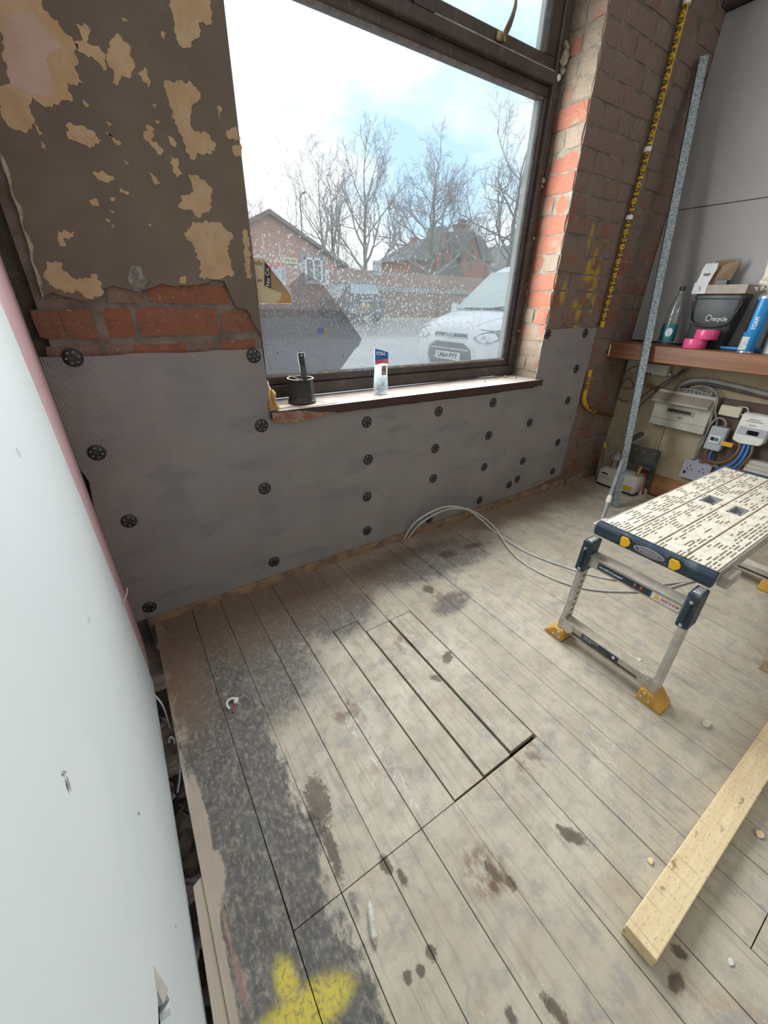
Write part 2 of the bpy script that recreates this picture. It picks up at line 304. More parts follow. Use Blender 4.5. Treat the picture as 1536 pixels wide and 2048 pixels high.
c = FL.mix(FL.math('MULTIPLY', FL.math('MULTIPLY', _ft, FL.ramp(_sm, 0.42, 0.62)), 0.75), c, (0.17, 0.10, 0.065))
_wh = FL.ells(_p, _mid, [((0.355, -0.93, 0), (0.05, 0.15, 9), (0, 0, 0)), ((0.90, -1.21, 0), (0.08, 0.05, 9), (0, 0, .4)), ((0.36, -0.78, 0), (0.05, 0.05, 9), (0, 0, 0))], 0.6, 0.5)
c = FL.mix(FL.math('MULTIPLY', FL.math('MULTIPLY', _wh, FL.ramp(FL.noise(FL.mapp(_p, sc=(1, .4, 1)), 60, 6, .75, 1.2), 0.48, 0.66)), 0.6), c, (0.70, 0.69, 0.65))
# bare tan timber and a red paint line by the open edge, sprayed yellow mark
_t = FL.ells(_p, _mid, [((-0.088, -0.80, 0), (0.016, 0.14, 9), (0, 0, 0)), ((-0.085, -0.91, 0), (0.028, 0.05, 9), (0, 0, 0)), ((-0.108, -1.05, 0), (0.019, 0.3, 9), (0, 0, 0))], 0.55, 0.12)
c = FL.mix(FL.math('MULTIPLY', _t, 0.9), c, (0.40, 0.335, 0.27))
_pk = FL.ells(_p, _rg, [((-0.080, -0.985, 0), (0.003, 0.09, 9), (0, 0, 0)), ((-0.076, -1.09, 0), (0.007, 0.045, 9), (0, 0, 0.06))], 0.9, 0.4)
c = FL.mix(FL.math('MULTIPLY', _pk, 0.32), c, (0.50, 0.25, 0.21))
_y = FL.ells(_p, _big, [((-0.006, -1.140, 0), (0.019, 0.034, 9), (0, 0, 0.1)), ((-0.012, -1.185, 0), (0.085, 0.026, 9), (0, 0, -0.12)), ((-0.065, -1.185, 0), (0.04, 0.024, 9), (0, 0, 0)), ((0.045, -1.20, 0), (0.05, 0.022, 9), (0, 0, -.1))], 0.5, 0.55)
c = FL.mix(FL.math('MULTIPLY', _y, FL.ramp(_fine, 0.66, 0.45, 0.4, 0.92)), c, (0.60, 0.50, 0.065))
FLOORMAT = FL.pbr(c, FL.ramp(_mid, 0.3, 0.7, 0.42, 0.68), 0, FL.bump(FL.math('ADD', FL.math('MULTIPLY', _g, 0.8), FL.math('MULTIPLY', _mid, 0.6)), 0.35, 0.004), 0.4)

m_soil = mat('under_floor_soil', (0.17, 0.135, 0.10), (0.10, 0.08, 0.062), 9, 0.95, bump=0.8, bscale=40)
m_mortar = mat('grubby_mortar', (0.215, 0.17, 0.14), (0.12, 0.095, 0.078), 14, 0.95, bump=0.9, bscale=70, bdist=0.006)
m_dark = mat('dark_void', (0.02, 0.018, 0.016), (0.04, 0.034, 0.03), 6, 0.95)
m_joist = mat('old_joist_timber', (0.25, 0.19, 0.14), (0.15, 0.115, 0.085), 12, 0.9, stretch=(1, 6, 6), bump=0.4)
m_rubble = mat('rubble_stone', (0.36, 0.29, 0.23), (0.22, 0.175, 0.14), 22, 0.95, bump=0.8, rand=0.35)

b = MB()
b.box(-0.105, 0.45, -3.6, 0.0, -0.12, -0.0235); b.box(0.775, 2.84, -3.6, 0.0, -0.12, -0.0235); b.box(0.45, 0.775, -0.40, 0.0, -0.12, -0.0235); b.box(0.45, 0.775, -3.6, -1.10, -0.12, -0.0235); b.box(0.45, 0.775, -1.10, -0.40, -0.14, -0.12)   # under the boards
b.box(-0.62, -0.105, -3.6, 0.0, -0.42, -0.27)            # open ground beside them
floor = b.build('floor', m_soil); tag(floor, 'worn bare timber floor with grey dust and black painted edge', kind='structure')

seams = [-0.106, 0.029, 0.136, 0.241, 0.349, 0.454, 0.560, 0.666, 0.770, 0.863, 0.944, 1.036]
while seams[-1] < 2.80: seams.append(round(seams[-1] + 0.104 + rnd.uniform(-0.004, 0.004), 3))
def plank(x0, x1, y0, y1, dz=0.0, g=0.0006, th=0.022):
    q = MB(); a = y0; w0 = x0 + g; w1 = x1 - g
    n = max(2, int((y1 - y0) / 0.35)); ys = [y0 + (y1 - y0) * k / n for k in range(n + 1)]
    rings = []
    for yy in ys:
        j0 = rnd.uniform(-0.0004, 0.0006); j1 = rnd.uniform(-0.0006, 0.0004); e = 0.0007
        z = dz + rnd.uniform(-0.0004, 0.0004)
        rings.append([(w0 + j0, yy, -th), (w0 + j0, yy, z - e), (w0 + j0 + e, yy, z), (w1 + j1 - e, yy, z), (w1 + j1, yy, z - e), (w1 + j1, yy, -th)])
    q.loft(rings)
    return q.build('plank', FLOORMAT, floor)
for i in range(len(seams) - 1):
    x0, x1 = seams[i], seams[i + 1]; dz = rnd.uniform(-0.0007, 0.0007)
    top = -0.006 - rnd.uniform(0, 0.006)
    if i == 0:
        plank(x0, x1, -3.55, top)
    elif 1 <= i <= 4:
        plank(x0, x1, -1.0840, top, dz); plank(x0, x1, -3.55, -1.0862, dz + 0.0006)
    elif 5 <= i <= 7:
        cut = (-0.405, -0.470, -0.470)[i - 5]; end = (-1.081, -1.079, -1.074)[i - 5]
        plank(x0, x1, cut + 0.0015, top, dz)
        gl = (0.0030, 0.0034, 0.0050)[i - 5]
        plank(x0 + gl, x1 - gl * 0.6, end, cut - 0.0012, (-0.0006, 0.0002, 0.0012)[i - 5])
        plank(x0, x1, -3.55, -1.0862, dz)
    else:
        c_ = rnd.uniform(-2.6, -1.9) if i % 2 else rnd.uniform(-1.8, -1.55)
        plank(x0, x1, c_ + 0.001, top, dz); plank(x0, x1, -3.55, c_ - 0.001, rnd.uniform(-0.0006, 0.0006))
# loose strip lying along the open edge
q = MB(); q.loft([[(-0.128, -0.905, -0.03), (-0.124, -0.905, -0.004), (-0.098, -0.893, -0.004), (-0.100, -0.893, -0.03)], [(-0.139, -1.5, -0.03), (-0.135, -1.5, -0.004), (-0.104, -1.5, -0.004), (-0.107, -1.5, -0.03)]])
q.build('plank', FLOORMAT, floor)
# joists crossing the open strip, rubble in the void
for yy, w, z in ((-0.13, 0.075, -0.055), (-0.47, 0.085, -0.06), (-0.80, 0.09, -0.075), (-1.32, 0.08, -0.06)):
    MB().box(-0.34, -0.107, yy - w / 2, yy + w / 2, z - 0.13, z).build('joist', m_joist, floor, bevel=0.004)
def rock_mesh(seed, name='rubble_stone', m=None):
    r = random.Random(seed); bm = bmesh.new(); bmesh.ops.create_icosphere(bm, subdivisions=1, radius=1)
    for v in bm.verts: v.co *= r.uniform(0.65, 1.15)
    me = bpy.data.meshes.new(name); bm.to_mesh(me); bm.free(); me.materials.append(m or m_rubble); return me
rocks = [rock_mesh(k) for k in range(5)]
for k in range(90):
    yy = rnd.choice((rnd.uniform(-0.75, -0.25), rnd.uniform(-1.28, -0.84), rnd.uniform(-1.25, -1.05), rnd.uniform(-0.72, -0.55)))
    s_ = rnd.uniform(0.014, 0.045)
    link_mesh('rubble_stone', rocks[k % 5], floor, (rnd.uniform(-0.24, -0.12), yy, -0.27 + rnd.uniform(0.03, 0.17) * (1 if yy < -0.7 else 0.75)), (rnd.uniform(0, 6), rnd.uniform(0, 6), rnd.uniform(0, 6)), (s_, s_ * rnd.uniform(.7, 1.3), s_ * .75))
for yy, s_ in ((-0.77, 0.05), (-0.745, 0.04), (-0.82, 0.045), (-1.13, 0.05), (-1.17, 0.045), (-1.21, 0.05)):
    link_mesh('rubble_stone', rocks[int(s_ * 1000) % 5], floor, (-0.135 + rnd.uniform(-.02, .01), yy, -0.085), (rnd.uniform(0, 6), rnd.uniform(0, 6), 0), (s_ * .7, s_, s_ * .6))

# ---------------------------------------------------------------- left wall lining
t = NT('white_plasterboard'); _p = t.pos()
m_board = t.pbr(t.mix(t.ramp(t.noise(_p, 3, 4), 0.3, 0.7), (0.575, 0.625, 0.63), (0.61, 0.655, 0.66)), 0.65, 0, t.bump(t.noise(_p, 300, 2), 0.05, 0.001), 0.3)
m_pink = mat('pink_board', (0.64, 0.42, 0.44), (0.58, 0.37, 0.39), 6, 0.75)
m_core = mat('board_core', (0.55, 0.53, 0.49), (0.43, 0.40, 0.36), 40, 0.9, bump=0.3)
def holed(outer, hole, mp, off):
    """flat sheet with one hole, given thickness by off"""
    A = [Vector((u, v, 0)) for u, v in outer]; H = [Vector((u, v, 0)) for u, v in hole]
    tri = tessellate_polygon([A, H]); P = [mp(p.x, p.y) for p in A + H]; off = Vector(off)
    q = MB(); n = len(P); q.v = [tuple(p) for p in P] + [tuple(Vector(p) + off) for p in P]
    for t_ in tri: q.f.append(t_); q.f.append(tuple(n + k for k in reversed(t_)))
    for s_, c_ in ((0, len(A)), (len(A), len(H))):
        for k in range(c_):
            a = s_ + k; b2 = s_ + (k + 1) % c_; q.f.append((a, b2, n + b2, n + a))
    return q
wl = MB().box(-0.70, -0.62, -3.6, 0.0, -0.42, 2.75).build('wall_left', m_dark)
tag(wl, 'left wall with white plasterboard lining and a pink board edge', kind='structure')
outer = [(-0.268, -0.035), (-0.262, 0.15), (-0.268, 0.30), (-0.30, 0.60), (-0.335, 0.85), (-0.375, 1.09), (-0.42, 1.6), (-0.45, 2.7), (-3.55, 2.7), (-3.55, -0.035)]
tear = [(-1.126, 0.354), (-1.133, 0.330), (-1.139, 0.296), (-1.141, 0.276), (-1.150, 0.281), (-1.157, 0.279), (-1.19, 0.284), (-1.23, 0.29), (-1.23, 0.37), (-1.185, 0.356), (-1.157, 0.348)]
bd = holed(outer, tear, lambda y, z: Vector((-0.140 - 0.004 * max(0, (y + 0.5) * 2), y, z)), (-0.0125, 0, 0)).build('plasterboard_sheet', m_board, wl)
bd['label'] = 'white plasterboard sheet with a torn hole'
rings = []
for k in range(9):
    u = k / 8; yy = -0.46 + 0.447 * u
    rings.append([( -0.1565 + 0.010 * sin(pi * min(1, max(0, (u - 0.25) / 0.75))) , yy, -0.03), (-0.1565 + 0.010 * sin(pi * min(1, max(0, (u - 0.25) / 0.75))), yy - (0.05 if k < 8 else 0.02), 2.7), (-0.175, yy - (0.05 if k < 8 else 0.02), 2.7), (-0.175, yy, -0.03)])
pk = MB().loft(rings).build('plasterboard_sheet', m_pink, wl, smooth=True); pk['label'] = 'pink board edge standing beyond the white sheet'
MB().ext([(-0.1395, -1.127, 0.352), (-0.1365, -1.139, 0.300), (-0.1395, -1.157, 0.322), (-0.1395, -1.150, 0.348)], (-0.001, 0, 0)).build('torn_paper', m_core, wl)
MB().box(-0.22, -0.158, -1.24, -1.20, -0.2, 2.7).build('stud', m_joist, wl)
MB().box(-0.19, -0.172, -1.30, -1.10, 0.2, 0.45).build('backing_board', m_core, wl)
m_scr = mat('board_scratch', (0.20, 0.19, 0.20), (0.34, 0.32, 0.31), 60, 0.9)
for (yy, zz, l, w, a) in ((-0.702, 0.904, 0.012, 0.0016, 0.3), (-0.72, 0.607, 0.010, 0.0016, 0.2), (-1.0585, 0.676, 0.010, 0.003, 0.5), (-1.064, 0.664, 0.012, 0.006, -0.5), (-0.47, 0.215, 0.016, 0.0015, .2), (-0.93, 0.36, 0.012, 0.003, .4), (-1.02, 0.16, 0.012, 0.0015, .2), (-0.63, 0.12, 0.008, 0.003, .2)):
    M = Matrix.Translation((-0.1396, yy, zz)) @ Matrix.Rotation(a, 4, 'X')
    l *= .7; w *= .55
    MB().ext([M @ Vector((0, u, v)) for u, v in ((0, -l), (w, -l * .2), (w * .6, l * .7), (0, l), (-w * .8, l * .1))], (0.0003, 0, 0)).build('scratch', m_scr, wl)

# ---------------------------------------------------------------- window wall
FZ = 2.62
OX0, OX1, OZ0, OZ1 = 0.435, 1.925, 0.715, 2.50
b = MB()
b.box(-0.125, OX0, 0.0, 0.30, -0.3, FZ); b.box(OX0, OX1, 0.0, 0.30, -0.3, OZ0); b.box(OX1, 2.90, 0.0, 0.30, -0.3, FZ); b.box(OX0, OX1, 0.0, 0.30, OZ1, FZ)
b.box(-0.70, -0.125, 0.06, 0.30, -0.3, FZ)
wf = b.build('wall_front', m_mortar); tag(wf, 'front wall of old brick around the window', kind='structure')

t = NT('old_red_brick'); _p = t.pos(); _oi = t.n('ObjectInfo').outputs['Random']
_n1 = t.noise(_p, 26, 6, 0.65); _n2 = t.noise(_p, 7, 5, 0.6); _n3 = t.noise(_p, 110, 4)
c = t.mix(_oi, (0.25, 0.095, 0.055), (0.19, 0.105, 0.075))
c = t.mix(t.ramp(_oi, 0.72, 0.74), c, (0.215, 0.14, 0.10))
c = t.mix(t.ramp(_n1, 0.45, 0.7, 0, 0.7), c, (0.15, 0.075, 0.055))
_smear = t.ramp(_n2, 0.46, 0.60)
_sx = t.n('SeparateXYZ', {0: _p})
_hi = t.ramp(_sx.outputs[2], 1.2, 2.0, 0.05, 0.20)
_smear = t.ramp(t.math('ADD', _n2, _hi), 0.44, 0.60)
_pier = t.ramp(_sx.outputs[0], 1.0, 1.5)
c = t.mix(t.math('MULTIPLY', t.math('MULTIPLY', _smear, _pier), 0.85), c, t.mix(_n1, (0.15, 0.105, 0.088), (0.215, 0.17, 0.14)))
c = t.mix(t.ramp(_n3, 0.60, 0.72, 0, 0.6), c, (0.34, 0.29, 0.245))
_yl = t.ells(_p, _n1, [((2.17, 0, 1.27), (0.020, 9, 0.05), (0, 0, 0)), ((2.13, 0, 1.40), (0.015, 9, 0.05), (0, 0, 0)), ((2.20, 0, 1.33), (0.012, 9, 0.03), (0, 0, 0)), ((2.19, 0, 1.245), (0.05, 9, 0.025), (0, 0, 0)), ((2.255, 0, 1.225), (0.022, 9, 0.05), (0, 0, 0)), ((2.27, 0, 1.12), (0.016, 9, 0.055), (0, 0, 0)), ((2.12, 0, 1.105), (0.026, 9, 0.022), (0, .4, 0)), ((2.165, 0, 1.075), (0.022, 9, 0.035), (0, 0, 0)), ((2.17, 0, 1.0), (0.03, 9, 0.02), (0, 0, 0)), ((2.24, 0, 1.165), (0.04, 9, 0.02), (0, 0, 0)), ((2.0, 0, 1.16), (0.02, 9, 0.05), (0, 0, 0))], 0.9, 0.6)
c = t.mix(t.math('MULTIPLY', _yl, 0.6), c, (0.50, 0.36, 0.02))
m_brick = t.pbr(c, 0.9, 0, t.bump(t.math('ADD', _n1, t.math('MULTIPLY', _n3, 0.5)), 0.8, 0.006), 0.25)
# brighter, plaster smeared bricks of the window reveal
t = NT('reveal_brick'); _p = t.pos(); _oi = t.n('ObjectInfo').outputs['Random']
_n1 = t.noise(_p, 30, 6, 0.65); _n2 = t.noise(_p, 9, 5, 0.6); _n3 = t.noise(_p, 130, 4)
c = t.mix(_oi, (0.235, 0.085, 0.055), (0.215, 0.115, 0.078))
c = t.mix(t.math('MULTIPLY', t.ramp(t.math('ADD', _n2, t.math('MULTIPLY', t.math('SUBTRACT', _oi, 0.5), 0.5)), 0.42, 0.56), 0.85), c, t.mix(_n1, (0.135, 0.115, 0.085), (0.225, 0.195, 0.145)))
c = t.mix(t.ramp(_n3, 0.6, 0.72, 0, 0.6), c, (0.28, 0.245, 0.19))
m_rbrick = t.pbr(c, 0.9, 0, t.bump(t.math('ADD', _n1, t.math('MULTIPLY', _n3, 0.5)), 0.9, 0.006), 0.25)

def brick_mesh(L, H, D, seed, m):
    """front faces -y; origin at its centre back; ragged front"""
    r = random.Random(seed); q = MB(); nx, nz = 4, 2
    idx = {}
    for i in range(nx + 1):
        for k in range(nz + 1):
            e = (i in (0, nx)) or (k in (0, nz))
            x = -L / 2 + L * i / nx + r.uniform(-.0025, .0025); z = -H / 2 + H * k / nz + r.uniform(-.0028, .0028)
            y = -D + (0.0025 if e else 0) + r.uniform(0, 0.0018)
            if (i in (0, nx)) and (k in (0, nz)): y += 0.002
            idx[i, k] = len(q.v); q.v.append((x, y, z))
    for i in range(nx):
        for k in range(nz): q.f.append((idx[i, k], idx[i + 1, k], idx[i + 1, k + 1], idx[i, k + 1]))
    ring = [(i, 0) for i in range(nx)] + [(nx, k) for k in range(nz)] + [(i, nz) for i in range(nx, 0, -1)] + [(0, k) for k in range(nz, 0, -1)]
    bk = []
    for p in ring:
        v = q.v[idx[p]]; bk.append(len(q.v)); q.v.append((v[0], 0.01, v[2]))
    for a in range(len(ring)):
        a2 = (a + 1) % len(ring); q.f.append((idx[ring[a2]], idx[ring[a]], bk[a], bk[a2]))
    return q.mesh('brick', m)
STR = [brick_mesh(0.216, 0.068, 0.0055, s_, m_brick) for s_ in range(5)]
HDR = [brick_mesh(0.104, 0.068, 0.0055, s_ + 20, m_brick) for s_ in range(4)]
def put_brick(x0, x1, z0, z1, y=0.0, meshes=None):
    L = x1 - x0; big = L > 0.15
    me = rnd.choice(STR if big else HDR)
    return link_mesh('brick', me, wf, ((x0 + x1) / 2, y + rnd.uniform(-0.002, 0.002), (z0 + z1) / 2), (0, rnd.uniform(-.01, .01), rnd.uniform(-.01, .01)), (L / (0.216 if big else 0.104), 1, (z1 - z0) / 0.067))
for x0, x1, z0, z1 in BRL: put_brick(x0, x1, z0, z1)
PITCH = 0.0775
for r_ in range(int(2.6 / PITCH)):
    z0 = 0.012 + r_ * PITCH; z1 = z0 + 0.0665
    x = 1.925; k = 0
    while x < 2.80:
        stretcher = (r_ % 3 != 2)
        L = (0.216 if stretcher else 0.104)
        if k == 0 and stretcher and r_ % 2: L = 0.104
        x1 = min(x + L, 2.80)
        hid = x1 < 2.33 and z1 < 0.95
        if not hid and x1 - x > 0.03: put_brick(x, x1, z0, z1)
        x = x1 + 0.010; k += 1
# reveal bricks, facing the window opening
RSTR = [brick_mesh(0.165, 0.070, 0.0085, s_ + 40, m_rbrick) for s_ in range(5)]
RHDR = [brick_mesh(0.078, 0.070, 0.0085, s_ + 60, m_rbrick) for s_ in range(5)]
for r_ in range(int(2.6 / PITCH)):
    z0 = 0.012 + r_ * PITCH
    if z0 < 0.70: continue
    split = r_ % 3 == 1
    if z0 > 1.85: split = True
    for yy, ms in (((0.087, RSTR),) if not split else ((0.043, RHDR), (0.130, RHDR))):
        # the mesh front looks along -y; turn it to look along -x
        link_mesh('brick', rnd.choice(ms), wf, (1.925 + rnd.uniform(-0.003, 0.004), yy, z0 + 0.033), (rnd.uniform(-.03, .03), 0, -pi / 2 + rnd.uniform(-.03, .03)), (1, 1, 1))
MB().box(1.9232, 1.926, 0.002, 0.168, 0.75, 2.48).build('mortar_bed', mat('pale_mortar', (0.21, .18, .135), (.13, .11, .085), 30, .95, bump=.8, bscale=90), wf)
# broken plaster lumps clinging beside the frame
m_lump = mat('old_plaster_lump', (0.44, 0.40, 0.31), (0.30, 0.25, 0.18), 60, 0.95, bump=0.6)
lump = [rock_mesh(70 + k, 'plaster_lump', m_lump) for k in range(3)]
for z, s_, yy in ((1.62, 0.018, .16), (1.60, 0.014, .165), (1.575, 0.012, .168), (2.02, 0.03, .15), (2.06, .022, .155), (1.985, .02, .155), (1.40, .012, .165), (1.2, .010, .165), (0.98, .012, .165), (0.86, .010, .165)):
    link_mesh('plaster_lump', lump[int(s_ * 1000) % 3], wf, (1.905, yy, z), (rnd.uniform(0, 6), 0, rnd.uniform(0, 6)), (s_ * .7, s_ * .6, s_ * 1.3))

# painted plaster on the left of the window, torn off at the foot and in patches
t = NT('brown_painted_plaster'); _p = t.pos(); _n = t.noise(_p, 4.5, 5, 0.6); _n2 = t.noise(_p, 60, 5)
c = t.mix(t.ramp(_n, 0.32, 0.68), (0.120, 0.090, 0.066), (0.155, 0.118, 0.086)); c = t.mix(t.ramp(_n2, 0.62, 0.75, 0, .35), c, (0.21, 0.17, 0.13))
m_brown = t.pbr(c, 0.62, 0, t.bump(_n2, 0.12, 0.002), 0.4)
t = NT('bare_buff_plaster'); _p = t.pos(); _n = t.noise(_p, 18, 5, 0.6); _n2 = t.noise(_p, 90, 5)
c = t.mix(t.ramp(_n, 0.3, 0.7), (0.40, 0.265, 0.145), (0.47, 0.335, 0.205)); c = t.mix(t.ramp(_n2, 0.62, 0.78, 0, .5), c, (0.30, 0.20, 0.11))
m_buff = t.pbr(c, 0.85, 0, t.bump(_n2, 0.3, 0.002), 0.3)
m_pinkpl = mat('pink_grey_plaster', (0.46, 0.345, 0.29), (0.42, 0.30, 0.225), 14, 0.85, bump=0.1)
m_pledge = mat('broken_plaster_edge', (0.42, 0.37, 0.28), (0.25, 0.20, 0.15), 40, 0.95, bump=0.5)
def rag(poly, amp, step, seed):
    r = random.Random(seed); out = []
    for i in range(len(poly)):
        a = Vector(poly[i]); b2 = Vector(poly[(i + 1) % len(poly)]); n = max(1, int((b2 - a).length / step)); d = (b2 - a)
        nn = Vector((-d.y, d.x)).normalized() if d.length > 0 else Vector((0, 0))
        for k in range(n):
            p = a + d * (k / n)
            if k: p = p + nn * r.uniform(-amp, amp)
            out.append((p.x, p.y))
    return out
def rag_line(poly, amp, step, seed):
    r = random.Random(seed); out = []
    for a, b2 in zip(poly, poly[1:]):
        a = Vector(a); b2 = Vector(b2); d = b2 - a; n = max(1, int(d.length / step)); nn = Vector((-d.y, d.x)).normalized()
        for k in range(n):
            p = a + d * (k / n) + (nn * r.uniform(-amp, amp) if k else Vector((0, 0))); out.append((p.x, p.y))
    return out + [tuple(poly[-1])]
edge = rag_line(PLASTER, 0.003, 0.014, 5) + [ (0.4345, 0.99), (0.4345, FZ), (-0.094, FZ)]
MB().ext([(x, 0.002, z) for x, z in edge], (0, -0.016, 0)).build('plaster_coat', m_brown, wf)['label'] = 'dark brown painted plaster coat'
le = rag_line(PLASTER[:8], 0.0018, 0.012, 8)
MB().ext([(x - 0.001, -0.001, z) for x, z in le] + [(x + 0.005 + 0.003 * sin(z * 90), -0.001, z) for x, z in reversed(le)], (0, -0.0145, 0)).build('plaster_edge', m_pledge, wf)
for i, pp in enumerate(PATCH):
    MB().ext([(x, -0.0142, z) for x, z in rag(pp, 0.0042, 0.0055, 100 + i)], (0, -0.0007, 0)).build('bare_patch', m_buff, wf)
MB().ext([(x, -0.0149, z) for x, z in rag(PINK, 0.003, 0.012, 55)], (0, -0.0004, 0)).build('bare_patch', m_pinkpl, wf)
MB().ext([(x, -0.0142, z) for x, z in rag([(0.09, 1.145), (0.105, 1.175), (0.13, 1.17), (0.135, 1.145), (0.125, 1.12), (0.10, 1.115)], 0.004, 0.008, 3)], (0, -0.0012, 0)).build('filler_patch', mat('grey_filler', (0.27, 0.25, 0.22), (0.15, 0.13, 0.11), 60, 0.95, bump=0.6), wf)

# ---------------------------------------------------------------- window
t = NT('brown_window_frame'); _p = t.pos(); _n = t.noise(_p, 40, 5); _n2 = t.noise(_p, 9, 4)
c = t.mix(t.ramp(_n2, 0.35, 0.7), (0.050, 0.036, 0.030), (0.075, 0.056, 0.046)); c = t.mix(t.ramp(_n, 0.55, 0.75, 0, 0.35), c, (0.22, 0.19, 0.165))
m_frame = t.pbr(c, 0.42, 0, None, 0.5)
m_fout = mat('pale_outer_frame', (0.60, 0.63, 0.60), (0.50, 0.53, 0.50), 12, 0.5)
m_bead = mat('glazing_bead', (0.19, 0.165, 0.15), (0.11, 0.085, 0.075), 30, 0.45)
t = NT('dirty_window_glass')
_tr = t.n('BsdfTransparent', {'Color': (0.965, 0.985, 0.975)}); _di = t.n('BsdfTranslucent', {'Color': (0.93, 0.97, 0.95)})
_p = t.pos(); _n = t.noise(t.mapp(_p, sc=(1, 1, 0.35)), 5, 4); _sz = t.n('SeparateXYZ', {0: _p})
_low = t.ramp(_sz.outputs[2], 1.6, 1.0, 0.12, 0.22)
_f = t.math('ADD', _low, t.math('MULTIPLY', t.math('SUBTRACT', _n, 0.5), 0.10))
_mx = t.n('MixShader', {0: _f, 1: _tr, 2: _di}); t.t.links.new(_mx.outputs[0], t.out.inputs[0]); m_glass = t.m

win = thing('window_1', (1.18, 0.2, 0.75), 'brown framed window with a large fixed pane and small top lights', kind='structure')
YF, YG = 0.168, 0.20
GX0, GX1, GZ0, GZ1 = 0.495, 1.852, 0.828, 1.900
def fr(x0, x1, z0, z1, y0=YF, y1=0.235, name='frame_rail', m=None, bv=0.004):
    return MB().box(x0, x1, y0, y1, z0, z1).build(name, m or m_frame, win, bevel=bv)
fr(0.437, 1.915, 0.752, 0.800, 0.160); fr(0.437, 1.915, 0.800, GZ0, 0.176)                       # bottom rail, two steps
fr(0.437, GX0, GZ0, 2.49, name='frame_stile'); fr(1.872, 1.915, 0.80, 2.49, 0.160, name='frame_stile'); fr(GX1, 1.872, GZ0, 1.90, 0.178, name='frame_stile')
fr(0.495, 1.872, GZ1, 1.935, 0.180); fr(0.495, 1.872, 1.935, 1.972, 0.155)                        # transom
fr(1.125, 1.215, 1.972, 2.49, 0.160, name='mullion'); fr(0.437, 1.915, 2.44, 2.49, 0.160)
# top lights: casement frames
fr(1.215, 1.872, 1.974, 2.020, 0.172, name='casement_rail'); fr(1.215, 1.250, 2.02, 2.44, 0.172, name='casement_stile'); fr(1.808, 1.872, 2.02, 2.44, 0.172, name='casement_stile'); fr(1.215, 1.872, 2.40, 2.44, 0.172, name='casement_rail')
fr(0.495, 1.125, 1.974, 2.020, 0.172, name='casement_rail'); fr(0.495, 0.53, 2.02, 2.44, 0.172, name='casement_stile'); fr(1.09, 1.125, 2.02, 2.44, 0.172, name='casement_stile'); fr(0.495, 1.125, 2.40, 2.44, 0.172, name='casement_rail')
# beads and the pale outer face of the frame
MB().box(GX0, GX1, 0.186, 0.199, GZ0, GZ0 + 0.010).build('glazing_bead', mat('dusty_bead', (0.40, 0.385, 0.34), (0.27, 0.245, 0.21), 40, 0.7), win)
MB().box(GX0, GX1, 0.186, 0.199, GZ1 - 0.008, GZ1).build('glazing_bead', m_bead, win)
MB().box(1.215, 1.872, 0.166, 0.173, 1.972, 1.980).build('glazing_bead', mat('dusty_bead', (0, 0, 0)), win)
MB().box(GX1 - 0.006, GX1, 0.190, 0.199, GZ0, GZ1).build('glazing_bead', m_bead, win)
MB().box(1.848, 1.915, 0.206, 0.238, 0.76, 1.9).build('outer_jamb', m_fout, win, bevel=0.004)
MB().box(0.437, 1.915, 0.236, 0.285, 0.76, 0.826).build('outer_sill', m_fout, win, bevel=0.004)
MB().box(1.806, 1.872, 0.206, 0.232, 1.99, 2.45).build('outer_jamb', m_fout, win, bevel=0.004)
for x0, x1, z0, z1 in ((GX0 - .004, GX1 + .004, GZ0 - .004, GZ1 + .004), (1.246, 1.812, 2.016, 2.404), (0.526, 1.094, 2.016, 2.404)):
    MB().add([(x0, YG, z0), (x1, YG, z0), (x1, YG, z1), (x0, YG, z1)], [(0, 1, 2, 3)]).build('pane', m_glass, win)
# casement stay handle
m_brass = mat('dull_brass', (0.46, 0.38, 0.20), (0.26, 0.20, 0.11), 40, 0.42, 0.7)
hd = MB().box(1.515, 1.540, 0.160, 0.173, 1.985, 2.010).build('stay_handle', m_brass, win, bevel=0.003)
MB().loft([[(x - w, y - .004, z), (x + w, y - .004, z), (x + w, y + .003, z), (x - w, y + .003, z)] for x, y, z, w in ((1.545, .160, 1.990, .010), (1.550, .157, 2.008, .012), (1.560, .152, 2.030, .011), (1.570, .150, 2.055, .008), (1.578, .150, 2.080, .006), (1.580, .152, 2.098, .003))]).build('stay_arm', mat('dark_bronze', (0.26, 0.22, 0.14), (0.15, .12, .08), 30, .4, .6), hd, smooth=True)
MB().tube([(1.546, .174, 1.992), (1.546, .152, 1.992)], 0.008, 10).build('pivot', m_brass, hd)
MB().lathe([(0.001, 0), (0.012, 0.001), (0.009, 0.006), (0.001, .008)], Matrix.Translation((1.895, 0.160, 1.962)) @ Matrix.Rotation(pi / 2, 4, 'X'), 10).build('screw_cover', mat('white_plastic', (0.72, 0.72, 0.68), (.62, .62, .58), 20, .4), win)
